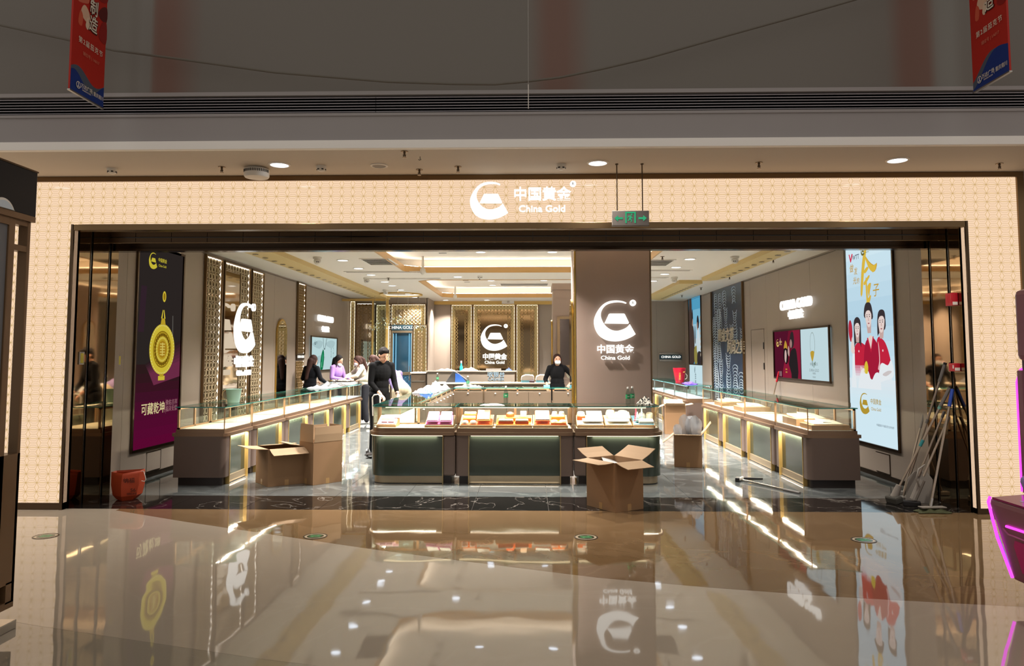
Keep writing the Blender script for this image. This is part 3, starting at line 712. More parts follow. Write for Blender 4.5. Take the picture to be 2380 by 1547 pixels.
# brush-written gold character built of strokes
GO = '#c79a2c'; GL = '#ddb944'
for poly in ([(.44,2.02),(.49,2.02),(.56,2.30),(.66,2.62),(.63,2.66),(.55,2.55),(.48,2.3)], [(.6,2.55),(.72,2.45),(.86,2.38),(.95,2.40),(.92,2.32),(.84,2.29),(.7,2.38)], [(.56,2.33),(.66,2.38),(.7,2.35),(.6,2.3)], [(.54,2.17),(.7,2.26),(.72,2.23),(.58,2.14)], [(.60,2.2),(.635,2.21),(.66,1.9),(.62,1.86)], [(.655,2.12),(.76,2.15),(.72,2.04),(.69,1.97)], [(.60,1.90),(.74,1.99),(.73,1.93),(.64,1.83)]):
    fa(S(poly, 2), GO, 1); fa([(a*.94+.035, b*.99+.018) for a, b in S(poly, 2)], GL, 2)
for b_, a, c, s in (('做', .19, 2.40, .13), ('发', .32, 2.35, .11), ('光', .28, 2.22, .11), ('的', .385, 2.21, .09), ('子', .90, 2.03, .19)):
    text('printed_lettering', b_, s, put(O, RW, a, c, .013), -Y_, Z_, ink('#c39a34', E_), r, ext=.0003, off=.004, shear=.15)
text('printed_lettering', 'WTT', .095, put(O, RW, .34, 2.55, .013), -Y_, Z_, ink('#3c4660', E_), r, ext=.0003, off=.006)
fa([(.10,2.62),(.13,2.62),(.16,2.55),(.20,2.62),(.235,2.61),(.17,2.50),(.15,2.50)], '#d3284a', 3)
ap.build('printed_figures', r)
gold_logo(r, O, RW, .46, .52, .29, ink('#b49534', E_), 0)
gold_logo(r, O, RW, .56, 2.60, .11, ink('#6b6a3a', E_), 0)
text('printed_lettering', '中国国家乒乓球队官方合作伙伴', .034, put(O, RW, 1.03, .26, .013), -Y_, Z_, ink('#7c8b95', E_), r, ext=.0003)
# left: landscape screen with jade pendant
O = (XL+.02, 16.86, 1.25); W_, H_ = 2.27, .77
r = board('landscape light screen showing green jade pendant on left wall', O, LW, W_, H_, 'display_screen', 'screen', f=.03)
E2 = .85
lay = [(rc(0, 0, W_, H_), '#c6e4e6')] + [(S([(a, b), (a+.5, b+.1), (a+.9, b+.05), (a+.6, b-.1)]), '#b3d0d3') for a, b in ((.1,.6),(1.2,.62),(.3,.25))]
lay += [(S([(.2,.2),(.35,.3),(.5,.26),(.62,.16),(.4,.12)]), '#9fb8bb'), (S([(.25,.18),(.4,.36),(.46,.2),(.6,.3),(.5,.14)]), '#8aa3a6')]
th = [(.98+.0*k, H_) for k in range(1)]
for a0, a1 in (((.98, H_), (1.08, .50)), ((1.32, H_), (1.16, .50)), ((1.08, .50), (1.16, .50))):
    dx, dz = a1[0]-a0[0], a1[1]-a0[1]; l = math.hypot(dx, dz); nx, nz = -dz/l*.012, dx/l*.012
    lay.append(([(a0[0]-nx, a0[1]-nz), (a1[0]-nx, a1[1]-nz), (a1[0]+nx, a1[1]+nz), (a0[0]+nx, a0[1]+nz)], '#33454a'))
lay += [(S([(.98,.48),(.82,.3),(.78,.02),(1.0,.02),(1.1,.3),(1.06,.45)]), '#0f7a4c'), (S([(.96,.4),(.9,.26),(.92,.1),(1.0,.2),(1.03,.34)]), '#35a072'), (S([(.88,.2),(.86,.08),(.94,.06)]), '#6ec79a')]
prints(r, 'printed_image', O, LW, lay, E2, off=.003)
for k, s in enumerate(('翠色天成', '一石一画一乾坤')):
    text('printed_lettering', '\n'.join(s), .06, put(O, LW, 1.72+.2*k, .40, .012), Y_, Z_, ink('#5d7478', E2), r, ext=.0003)
gold_logo(r, O, LW, .3, .64, .1, ink('#51666a', E2), 0)
# right: two-part wedding screen
O = (XR-.02, 13.95, 1.2); W_, H_ = 2.53, .83
r = board('landscape two-part screen with crimson wedding picture and white necklace picture', O, RW, W_, H_, 'display_screen', 'screen', f=.03)
lay = [(rc(0, 0, 1.30, H_), '#58162d'), ([(.4,0),(.75,H_),(1.30,H_),(1.30,0)], '#74182f'), ([(.95,0),(.95,H_),(1.3,H_),(1.3,0)], '#8d1f3a'), (rc(1.30, 0, W_, H_), '#cde6ec'), (rc(1.30, 0, 1.335, H_), '#2a2226')]
lay += [(S([(.72,.02),(.78,.34),(.86,.48),(1.05,.52),(1.14,.4),(1.16,0)]), '#2b2426'), (S([(.80,.62),(.86,.78),(.98,.8),(1.02,.66),(.98,.55),(.86,.52)]), '#33292b'), (S([(.80,.60),(.86,.68),(.92,.62),(.9,.54),(.84,.53)]), '#a8807c')]
lay += [(S([(.42,0),(.5,.25),(.6,.32),(.72,.26),(.86,0)]), '#96203c'), (S([(.48,.34),(.5,.5),(.6,.56),(.7,.48),(.7,.3),(.6,.24)]), '#1d1719'), (S([(.53,.36),(.55,.47),(.61,.49),(.64,.4),(.6,.27),(.55,.29)]), '#d9b9b2'), (S([(.5,.52),(.55,.62),(.6,.66),(.67,.58),(.68,.51),(.6,.53)]), '#c59a3a')]
lay += [(circ(.58+.03*(k % 3), .10+.05*(k//3), .014, 7), '#cfa544') for k in range(6)] + [(S([(.7,.44),(.75,.56),(.79,.52),(.78,.38)]), '#c9a39c')]
lay += [(rc(.26, .02, .28, .11), '#d8c3c0'), (rc(.33, .02, .35, .11), '#d8c3c0'), (S([(.3,.6),(.34,.72),(.36,.62)]), '#b98c90')]
el = circ(1.86, .58, .105, 28, .19); el2 = circ(1.86, .58, .095, 28, .18)
lay += [(el, '#8c9a96'), (el2, '#cde6ec'), (S([(1.76,.44),(1.86,.47),(1.93,.44),(1.86,.31),(1.82,.31)]), '#c8a53c'), (rc(1.83, .22, 1.85, .31), '#5c7a63'), (rc(1.89, .2, 1.91, .28), '#5c7a63'), (S([(1.93,.27),(1.97,.3),(1.95,.22)]), '#5c7a63')]
prints(r, 'printed_image', O, RW, lay, .85, off=.003, step=.0003)
for b_, c, s in (('BRILLIANCE', .255, .06), ('CHINA GOLD', .155, .065), ('中国黄金', .105, .035), ('时尚系列', .045, .032)):
    text('printed_lettering', b_, s, put(O, RW, 1.92, c, .018), -Y_, Z_, ink('#8d9c9e', .85), r, ext=.0003)
gold_logo(r, O, RW, .2, .62, .14, ink('#d7b465', .9), 0)
# lit wall lettering left and right
for lab, fr, X, yc, s in (('white lit lettering above jade screen on left wall', LW, XL, 18.0, .215), ('white lit lettering above wedding screen on right wall', RW, XR, 12.78, .235)):
    n = 1 if X < 0 else -1
    r = thing('wall_lettering', lab, 'sign', (X, yc, 2.45))
    text('lettering', 'CHINA GOLD', s, (X+n*.02, yc, 2.475), *fr, M_sign, r, ext=.02, off=.006, sx=1.0, sp=1.03)
    text('lettering', CN, s*.72, (X+n*.02, yc, 2.475-.255 if X < 0 else 2.29), *fr, M_sign, r, ext=.02, off=.004, sx=1.0, sp=1.08)
# right wall: blue wave panel with gold lettering
O = (XR-.004, 18.60, .3); W_, H_ = 2.66, 2.88
r = thing('wave_panel', 'tall slate-blue wall panel with carved wave scallops and lettering', 'wall panel', O)
rect(r, 'panel', O, RW, 0, W_, 0, H_, .012, mat('slate_blue_gloss', '#22364d', .22, spec=.6, var=.25, vscale=.9))
M_wave = mat('wave_silver', '#cfd9de', .35, metal=.1)
wvb = MB()
for (a, c, n, s, dc, up) in ((.35,2.75,22,.16,-.062,1),(.75,2.72,16,.15,-.06,1),(.62,2.35,26,.17,-.05,1),(1.15,2.74,7,.17,-.06,1),(1.25,2.4,12,.13,-.055,-1),(1.95,2.76,6,.18,-.06,1),(2.0,2.3,14,.17,-.06,-1),(.3,1.5,24,.17,-.055,1),(.75,1.2,22,.17,-.055,-1),(1.4,1.35,20,.2,-.06,-1),(1.95,1.0,14,.22,-.065,1),(2.4,.85,12,.22,-.065,1),(1.3,.55,9,.26,-.06,-1),(2.5,1.9,10,.13,-.05,-1),(.35,.9,16,.17,-.06,1),(.15,2.2,30,.13,-.06,1),(1.7,2.0,8,.11,-.05,-1)):
    for k in range(n):
        z = c + dc*k; ss = s*(.55+.45*abs(math.sin(k*.33+a)))
        if z < .04: break
        pts = [(a+ss*math.cos(t), z + up*ss*.42*math.sin(t)) for t in [math.pi*q/7 for q in range(8)]]
        for p, q in zip(pts[:-1], pts[1:]):
            if 0 < p[0] < W_ and 0 < q[0] < W_: wvb.bar(put(O, RW, *p, .012), put(O, RW, *q, .012), .011, .006, -X_, M_wave)
wvb.build('wave_relief', r)
M_wl = mat('lettering_champagne', '#d6c8ae', .35, metal=.3)
text('lettering', '鎏金文道', .34, put(O, RW, 1.22, 1.74, .012), -Y_, Z_, M_wl, r, ext=.012, off=.006, shear=.12)
text('lettering', '时尚之美', .34, put(O, RW, 2.05, 1.46, .012), -Y_, Z_, M_wl, r, ext=.012, off=.006, shear=.12)
rect(r, 'edge_trim', O, RW, -.04, 0, -.2, H_, .05, M_bronze); rect(r, 'edge_trim', O, RW, W_, W_+.03, -.2, H_, .05, M_bronze)
# far right poster of a couple and its white notice
O = (XR-.004, 21.35, 1.36); W_, H_ = 1.5, 1.84
r = board('narrow poster of a couple under blue sky far along right wall', O, RW, W_, H_)
lay = [(rc(0, 0, W_, H_), '#4e9fc6')] + grad(.5, W_, [.3, .7, 1.1, 1.5, H_], ['#c7dfe9', '#a6d4e8', '#7fc1de', '#58a9cf'])
lay += [(S([(0,0),(.05,1.84),(.35,1.84),(.42,1.2),(.62,.9),(.66,.2),(.5,0)]), '#4a3c36'), (S([(.36,1.15),(.42,1.5),(.5,1.48),(.52,1.2)]), '#2e2725'), (S([(.40,1.1),(.47,1.26),(.52,1.2),(.5,1.05)]), '#b08672')]
lay += [(S([(.7,.6),(.72,1.0),(.78,1.02),(.8,.6)]), '#5a4a44'), (S([(.62,.4),(.9,.5),(1.0,.3),(.95,.02),(.66,.02)]), '#9a8f4a'), (S([(.95,.35),(1.0,.9),(1.15,1.0),(1.3,.8),(1.35,.3)]), '#d7e6ec'), (S([(1.0,1.0),(1.02,1.25),(1.15,1.32),(1.25,1.15),(1.2,.98)]), '#2c2526'), (S([(1.0,.98),(1.03,1.14),(1.1,1.1),(1.1,.92)]), '#b98e7c'), (S([(1.0,0),(1.05,.32),(W_,.3),(W_,0)]), '#3a3335')]
lay += [([(1.36,.2+.14*k), (1.46,.26+.14*k), (1.46,.33+.14*k), (1.36,.27+.14*k)], '#cdbfa8') for k in range(8)]
prints(r, 'printed_image', O, RW, lay, .8, off=.003)
O2 = (XR-.004, 21.35, .4)
rect(r, 'notice_board', O2, RW, 0, W_, 0, .93, .012, glow('notice_light', '#cfeaf2', .9))
text('printed_lettering', '金\n饰', .2, put(O2, RW, .75, .52, .0125), -Y_, Z_, ink('#6f8790', .9), r, ext=.0003)
prints(r, 'printed_flower', O2, RW, [(S([(.62,.8),(.7,.9),(.72,.78),(.66,.7)]), '#7f98a0'), (rc(.7, .3, .82, .32), '#9ab0b8')], .9, off=.0125)
# back wall: plate sign at right
O = (3.86, YB-.002, 1.42)
r = thing('plate_sign', 'slate name plate sign with chrome bars at right end of back wall', 'sign', O)
r_ = FW
for c in (0, .2): rect(r, 'chrome_bar', O, FW, 0, .66, c, c+.05, .03, M_steel, bevel=.004)
rect(r, 'plate', O, FW, 0, .66, .06, .19, .02, mat('slate_plate', '#39525c', .3))
text('lettering', 'CHINA GOLD', .092, put(O, FW, .34, .126, .021), X_, Z_, M_sign, r, ext=.004, off=.008)
# back wall: three glowing lattice screens with the emblem
for lab, x0, w_, mode in (('glowing lattice screen left of the back wall emblem', -2.29, .60, 'border'), ('wide glowing lattice screen behind the back wall emblem', -1.63, 1.22, 'border'), ('glowing lattice screen right of the back wall emblem', -.35, .63, 'border')):
    r = thing('lattice_screen', lab, 'screen', (x0, YB, 0.8))
    screen(r, (x0, YB-.004, .7), FW, w_, 2.39, mode, M_lat, 'warm', back=mat('brown_tinted_mirror', '#8a7558', .08, metal=1.), cell=.1)
r = thing('crescent_sign', 'white glowing crescent emblem with lettering on the back wall', 'sign', (-1., YB, 2.1))
emblem(r, (-1.02, YB-.06, 2.12), FW, .79, M_sign, .03)
text('lettering', CN, .19, (-1.0, YB-.06, 1.545), X_, Z_, M_sign, r, ext=.012, off=.04, sx=.95)
text('lettering', EN, .125, (-1.0, YB-.06, 1.385), X_, Z_, M_sign, r, ext=.012, off=.03, sx=1.02)
# rear left: mirror bay, glass portal and blue door
YD = 20.6
bay = struct(MB().box(XL, -2.83, YD+.02, YD+.1, 0, 3.25, M_taupe).build('wall_rear_left'))
struct(MB().box(-2.85, -2.80, YD+.02, YB, 0, 3.25, M_taupe).build('wall_rear_return'))
for lab, x0, w_, z0, h_, mode, ld in (('slim bright lattice strip at corner of the left wall', -4.99, .14, .1, 3.0, 'full', 'warm'), ('tall smoky mirror screen between lattice strip and glass portal', -4.80, .52, 1.38, 1.66, 'border', 'none'), ('tall glowing lattice screen left of the blue door', -4.25, .40, .1, 2.9, 'full', 'warm'), ('glowing lattice screen above the blue door', -3.83, .95, 2.45, .56, 'full', 'warm'), ('tall glowing lattice screen right of the blue door', -3.20, .36, .1, 2.32, 'full', 'warm')):
    r = thing('lattice_screen', lab, 'screen', (x0, YD, z0))
    screen(r, (x0, YD+.012, z0), FW, w_, h_, mode, M_lat, ld, back=M_tint if 'smoky' in lab else M_warm, cell=.1)
r = thing('wall_lettering', 'half hidden lit lettering on low wall behind the staff', 'sign', (-4.5, YD, 1.36))
text('lettering', 'CHINA GOLD', .14, (-4.40, YD+.0, 1.355), X_, Z_, M_sign, r, ext=.01, off=.02)
dr = struct(thing('door_1', None, None, (-3.5, YD, 0)))
dm = MB(); dmm = mat('door_frame_bronze', '#8b7c68', .35, metal=.5)
for q in ((-3.84,-3.78,0,2.28),(-3.26,-3.20,0,2.28),(-3.78,-3.26,2.22,2.28),(-3.78,-3.26,1.05,1.13),(-3.78,-3.26,0,.1)): dm.box(q[0], q[1], YD-.03, YD+.02, q[2], q[3], dmm)
dm.build('door_frame', dr, bevel=.004)
bx(dr, 'door_glass', -3.78, -3.26, YD-.005, YD+.005, 1.13, 2.22, mat('door_blue_glass', '#24485f', .08, spec=.7))
bx(dr, 'door_lower_panel', -3.78, -3.26, YD-.005, YD+.005, .1, 1.05, mat('door_blue_panel', '#5c93b8', .3))
lattice(dr, Vector((-3.78, YD-.006, .12)), FW, .52, .92, mat('lattice_blue', '#2f5f86', .35, metal=.3), cell=.1, name='door_lattice')
for x in (-3.775, -3.70, -3.33, -3.275): bx(dr, 'door_light_line', x, x+.016, YD-.014, YD-.006, 1.14, 2.2, glow('door_light_blue', '#8fd0f0', 1.4))
bx(dr, 'door_handle', -3.31, -3.29, YD-.07, YD-.03, .9, 1.3, M_steel)
r = thing('wall_lettering', 'white lettering on slate plate above the blue door', 'sign', (-3.55, YD, 2.35))
bx(r, 'plate', -3.87, -3.22, YD-.02, YD+.012, 2.29, 2.44, mat('slate_plate', '#39525c', .3))
text('lettering', 'CHINA GOLD', .115, (-3.54, YD-.0205, 2.365), X_, Z_, M_sign, r, ext=.004, off=.014)
# the free-standing gold portal frame with a glass pane in front of the bay
r = thing('glass_portal', 'thin gold portal frame with clear glass beside mirror bay', 'portal', (-4.3, 19.6, 0))
YP = 19.6
bx(r, 'lintel', XL+.03, -3.73, YP-.03, YP+.03, 3.04, 3.10, M_goldp); bx(r, 'post', -3.79, -3.73, YP-.03, YP+.03, 0, 3.04, M_goldp); bx(r, 'post', -4.16, -4.12, YP-.02, YP+.02, 0, 3.04, M_goldp)
bx(r, 'glass_pane', -4.12, -3.79, YP-.005, YP+.005, .02, 3.04, M_glass)
rect(r, 'light_line', (-3.86, YD-.3, .9), FW, 0, .02, 0, 1.5, .02, M_led)
# chandelier of petals and the round cove above it
r = thing('chandelier', 'clusters of small glassy petals hanging from ceiling before the blue door', 'chandelier', (-3.45, 19.1, 3.2))
M_petal = mat('petal_glass', '#a9b5a2', .1, spec=.8); M_petal2 = mat('petal_gold', '#cfbf7a', .15, metal=.9)
for k, (x, y, z) in enumerate(((-3.95, 18.9, 2.36), (-3.72, 19.2, 2.42), (-3.37, 19.0, 2.53), (-3.12, 19.1, 2.50), (-2.86, 19.3, 2.36))):
    MB().cyl((x, y, z+.1), (x, y, 3.2), .004, .004, M_steel, 5).build('wire', r)
    pb_ = MB()
    for q in range(26):
        t, p_, rr = random.uniform(0, 6.28), random.uniform(-1.2, 1.2), random.uniform(.05, .16)
        pb_.ell((x+rr*math.cos(t)*math.cos(p_), y+rr*math.sin(t)*math.cos(p_), z+rr*math.sin(p_)), (.026, .01, .015), M_petal if q % 3 else M_petal2, 6, 4, rot=(random.uniform(0, 3), random.uniform(0, 3), t))
    pb_.build('petal_cluster', r, smooth=60)
r = thing('round_cove_light', 'round gold-rimmed cove light in ceiling above the chandelier', 'ceiling light', (-3.4, 19.3, ZC))
MB().lathe([(.62, -.001), (.62, -.035), (.58, -.035), (.58, -.001)], (-3.4, 19.3, ZC), M_goldp, 32).build('rim', r, smooth=30)
MB().lathe([(.58, -.004), (.40, -.004)], (-3.4, 19.3, ZC), glow('cove_ring', '#fff3dc', 1.6), 32).build('light_ring', r)
# ================================================================= lamps and devices on the ceilings
def make_downlight(rad, m=M_down):
    r = thing('downlight', 'x', 'ceiling light')
    MB().lathe([(rad*1.22, 0), (rad*1.22, -.006), (rad*1.02, -.012), (rad, -.004)], (0,0,0), M_white, 24).build('rim', r, smooth=40, local=True)
    MB().lathe([(rad, -.004), (.0, -.004)], (0,0,0), m, 24).build('lens', r, local=True)
    return r
def downlights(spots, z, rad, group, power, col, first=None, m=M_down):
    base = make_downlight(rad, m)
    for k, (x, y, lab) in enumerate(spots):
        o = base if k == 0 else copy_tree(base)
        o.location = (x, y, z); o['label'] = lab; o['group'] = group
        if power: area('downlight_lamp', (0, 0, -.02), rad*2, 0, power*1.8*(.07 if y > 21 else .05 if 8.5 < y < 9.9 else .11 if 8.5 < y < 10.3 else .45 if 8.5 < y < 11.5 else .35 if y > 18.6 and x < -1.5 else .10 if y > 20 else 1.), col, (0, 0, 0), o, 'DISK', R(80) if 8.5 < y < 10.3 else R(112))
WARM = (1, .945, .89)
sp = [(-3.13, y, 'round white ceiling downlight over left aisle, %s from the entrance' % ORD[k]) for k, y in enumerate((9.05, 10.1, 11.2, 12.34, 13.5, 14.6, 16.0, 16.9, 18.0, 19.15, 20.3))]
downlights(sp, ZC, .085, 'downlights over the left aisle', 52, WARM)
sp = [(2.69, y, 'round white ceiling downlight over right aisle, %s from the entrance' % ORD[k]) for k, y in enumerate((9.05, 10.1, 11.2, 12.3, 13.45, 14.58, 15.95, 17.1, 18.2, 19.3))]
downlights(sp, ZC, .085, 'downlights over the right aisle', 52, WARM)
sp = [(-.85, 13.13, 'round downlight in front ceiling coffer, left of the pair'), (.43, 13.15, 'round downlight in front ceiling coffer, right of the pair'), (-.85, 11.6, 'round downlight in front ceiling coffer nearest the entrance, left'), (.43, 11.6, 'round downlight in front ceiling coffer nearest the entrance, right'),
      (-.92, 18.2, 'round downlight in rear ceiling coffer, left, nearer the entrance'), (-.94, 19.4, 'round downlight in rear ceiling coffer, left, nearer the back wall'), (.38, 18.2, 'round downlight in rear ceiling coffer beside the rear pillar')]
downlights(sp, ZC+.244, .085, 'downlights inside the ceiling coffers', 62, WARM)
sp = [(-1.44, 15.0, 'round downlight on ceiling strip between the two coffers'), (-2.4, 21.4, 'round downlight before the back wall, left of the emblem'), (-1.2, 21.4, 'round downlight before the back wall, over the emblem'),
      (-1.5, 9.6, 'added unseen downlight behind the entrance beam, left of the middle'), (-.17, 9.6, 'added unseen downlight behind the entrance beam, at the middle')]  # unseen pair behind the beam, added to brighten the pillar front
downlights(sp, ZC, .085, 'downlights outside the coffers', 45, WARM)
sp = [(-2.49, 7.24, 'round hall downlight in ceiling strip beside white access point'), (.69, 7.24, 'round hall downlight in ceiling strip above the exit sign'), (3.61, 7.20, 'round hall downlight at right end of ceiling strip'), (-5.3, 7.24, 'round hall downlight at far left behind kiosk header')]
downlights(sp, ZM, .088, 'downlights in the hall ceiling strip', 6, (1, .95, .88))
# gold trays with spot slots along both side walls
def tray(lab, x0, x1, y0, y1, n, tip=0):
    r = thing('ceiling_tray', lab, 'ceiling panel', ((x0+x1)/2, (y0+y1)/2, ZC))
    poly = [(x0, y0), (x1, y0), (x1, y1), (x0, y1)]
    if tip: # tapered far end
        poly = [(x0, y0), (x1, y0), (x1, y1-.7), (x1-.08, y1-.25), (x0+.05, y1), (x0, y1)]
    if tip == 2: poly = [(x0+.0, y0), (x1, y0+.02), (x1, y1), (x0+.38, y1), (x0+.1, y1-.35), (x0, y1-.9)]
    MB().prism(poly, ZC-.075, ZC, mat('tray_gold_paint', '#d0b67c', .5, metal=.1)).build('panel', r, bevel=.004)
    MB().prism([(a*.999+(x0+x1)/2*.001, b) for a, b in poly], ZC-.078, ZC-.068, mat('tray_gold_paint', '#d0b67c', .5, metal=.1)).build('edge_trim', r)
    lt_ = MB().box(x0+.3 if x0 < 0 else x0+.07, x0+.36 if x0 < 0 else x0+.13, y0, y1, ZC-.0, ZC+.0001, M_goldp)
    for k in range(n):
        y = y0 + (k+.5)*(y1-y0-.6)/n; xc = x0+.10 if x0 < 0 else x1-.12
        MB().prism(circ(xc, y, .045, 12), ZC-.086, ZC-.082, M_steel).build('spot', r)
    return r
tray('long gold slotted ceiling tray along the left wall', -4.22, -3.80, 8.7, 20.2, 26)
tray('near gold ceiling tray with tapered end along the right wall', 3.58, 3.93, 8.7, 15.3, 15, 1)
tray('rear gold ceiling tray with tapered ends along the right wall', 3.22, 3.72, 15.8, 20.6, 14, 2)
# air vents
def vent(lab, x0, x1, y0, y1, z, slats, dark='#4f4a45'):
    r = thing('air_vent', lab, 'air vent', ((x0+x1)/2, (y0+y1)/2, z))
    MB().box(x0, x1, y0, y1, z-.004, z, mat('vent_dark_'+dark[1:], dark, .6)).build('backing', r)
    f = .03
    MB().box(x0-f, x1+f, y0-f, y0, z-.012, z, M_white).box(x0-f, x1+f, y1, y1+f, z-.012, z, M_white).box(x0-f, x0, y0, y1, z-.012, z, M_white).box(x1, x1+f, y0, y1, z-.012, z, M_white).build('frame', r)
    for k in range(slats):
        y = y0 + (k+.5)*(y1-y0)/slats
        MB().obox(((x0+x1)/2, y, z-.007), (x1-x0, .022, .004), M_white, rot=(R(30), 0, 0)).build('slat', r)
vent('square slatted air vent in left ceiling before the first gold tray camera', -2.78, -2.33, 12.15, 12.95, ZC, 6)
vent('square slatted air vent in right ceiling beside the pillar', 2.05, 2.45, 12.4, 13.2, ZC, 6)
vent('long linear air slot over left aisle, nearer the entrance', -3.5, -2.0, 14.02, 14.14, ZC, 2)
vent('long linear air slot over left aisle, second from the entrance', -3.35, -1.85, 15.28, 15.40, ZC, 2)
vent('long linear air slot over right aisle, nearer the entrance', 1.75, 3.05, 13.9, 14.02, ZC, 2)
vent('long linear air slot over right aisle, second from the entrance', 1.75, 2.85, 15.2, 15.32, ZC, 2)
vent('dark return air grille inside the rear ceiling coffer', -.72, .50, 18.95, 19.5, ZC+.245, 6, '#2b2928')
vent('thin vent in front ceiling coffer near the beam', -1.3, -.5, 11.9, 12.1, ZC+.245, 2)
# row of dark slot spots in the coffers
b0 = None
for k in range(12):
    y = 11.6+.42*k if k < 5 else 16.1+.42*(k-5); x = -1.55
    if b0 is None: b0 = MB().box(-.07, .07, -.04, .04, -.003, 0, mat('slot_grey', '#6b645c', .5)).build('slot_spot', local=True); o = b0
    else: o = b0.copy(); C.objects.link(o)
    o.location = (x, y, ZC+.243)
    tag(o, 'dark slot spot in %s coffer, %s of its row from the entrance' % (('front', ORD[k]) if k < 5 else ('rear', ORD[k-5])), 'ceiling spot', 'slot spots in the coffers')
# sprinklers
def make_sprinkler(s=1.):
    r = thing('sprinkler', 'x', 'sprinkler')
    MB().lathe([(.036*s, 0), (.034*s, -.006*s), (.014*s, -.008*s)], (0,0,0), M_bronze, 16).build('flange', r, local=True)
    MB().cyl((0,0,-.006*s), (0,0,-.045*s), .011*s, .008*s, M_bronze2, 8).cyl((-.014*s,0,-.03*s), (-.004*s,0,-.058*s), .003*s, .003*s, M_bronze2, 6).cyl((.014*s,0,-.03*s), (.004*s,0,-.058*s), .003*s, .003*s, M_bronze2, 6).build('body', r, local=True)
    MB().cyl((0,0,-.056*s), (0,0,-.060*s), .02*s, .02*s, M_bronze, 12).build('deflector', r, local=True)
    return r
sp0 = make_sprinkler(); first = True
for x, y, z, lab in ((-3.11, 7.33, ZM, 'small sprinkler in hall ceiling left of white access point'), (-1.16, 6.80, ZM, 'small sprinkler hard against the white ceiling lip'), (-1.12, 7.48, ZM, 'small sprinkler in hall ceiling near facade, right of the round speaker'), (-.71, 7.37, ZM, 'small sprinkler in hall ceiling left of the facade emblem'), (2.29, 7.28, ZM, 'small sprinkler in hall ceiling right of the exit sign'), (4.70, 7.37, ZM, 'small sprinkler at the right end of hall ceiling'),
                     (-2.9, 15.2, ZC, 'sprinkler beside second ceiling camera over left aisle'), (-3.2, 18.0, ZC, 'sprinkler beside third ceiling camera over left aisle'), (-3.0, 20.0, ZC, 'sprinkler over left aisle near the chandelier'), (2.18, 12.0, ZC, 'sprinkler just right of the pillar top'), (4.1, 12.4, ZC, 'sprinkler over right wall, first from the entrance'), (4.1, 15.1, ZC, 'sprinkler over right wall, second from the entrance'), (4.1, 17.6, ZC, 'sprinkler over right wall, third from the entrance'), (4.1, 19.8, ZC, 'sprinkler over right wall, fourth from the entrance'), (-1.0, 15.1, ZC, 'sprinkler on ceiling strip between the coffers'), (-.95, 17.2, ZC+.245, 'sprinkler inside the rear ceiling coffer')):
    o = sp0 if first else copy_tree(sp0); first = False
    o.location = (x, y, z); o['label'] = lab; o['group'] = 'ceiling sprinklers'
# smoke detectors on the hall strip
def make_det():
    r = thing('smoke_detector', 'x', 'smoke detector')
    MB().lathe([(.052, 0), (.052, -.018), (.044, -.03), (.04, -.045), (.02, -.055), (0, -.056)], (0,0,0), M_plastic, 20).build('body', r, smooth=40, local=True)
    for t in range(6):
        a = t*math.pi/3; MB().obox((.043*math.cos(a), .043*math.sin(a), -.037), (.008, .02, .012), M_black, rot=(0, 0, a)).build('opening', r, local=True)
    return r
d0 = make_det(); first = True
for x, y, z, lab in ((-4.26, 7.37, ZM, 'white smoke detector at left end of hall ceiling'), (-2.09, 7.32, ZM, 'white smoke detector right of the hall access point'), (.33, 7.31, ZM, 'white smoke detector left of the exit sign rods'), (-.98, 14.9, ZC, 'white smoke detector on strip between the coffers')):
    o = d0 if first else copy_tree(d0); first = False
    o.location = (x, y, z); o['label'] = lab; o['group'] = 'smoke detectors'
# access point and speaker
r = thing('access_point', 'round white vented access point under hall ceiling beside a downlight', 'access point', (-2.77, 7.38, ZM))
MB().lathe([(.09, 0), (.10, -.012), (.125, -.018), (.125, -.085), (.115, -.1), (0, -.103)], (-2.77, 7.38, ZM), M_plastic, 32).build('body', r, smooth=40)
for k in range(22):
    a = R(180+k*8.2); MB().obox((-2.77+.1255*math.cos(a), 7.38+.1255*math.sin(a), ZM-.04), (.004, .008, .028), M_dark, rot=(0, 0, a)).build('vent_slot', r)
r = thing('ceiling_speaker', 'flat round speaker grille in hall ceiling', 'speaker', (-1.5, 7.30, ZM))
MB().lathe([(.088, 0), (.088, -.008), (.07, -.012), (.068, -.006)], (-1.5, 7.30, ZM), M_white, 28).build('rim', r, smooth=40); MB().lathe([(.068, -.006), (0, -.006)], (-1.5, 7.30, ZM), mat('speaker_grey', '#9a928a', .6), 28).build('grille', r)
tag(MB().tube([(-1.04, 6.98, ZM), (-1.04, 6.98, ZM-.02), (-1.03, 6.98, ZM-.032), (-1.045, 6.98, ZM-.036), (-1.055, 6.98, ZM-.028)], .003, M_dark, 6).build('ceiling_hook'), 'tiny wire hook in hall ceiling beside sprinkler', 'hook')
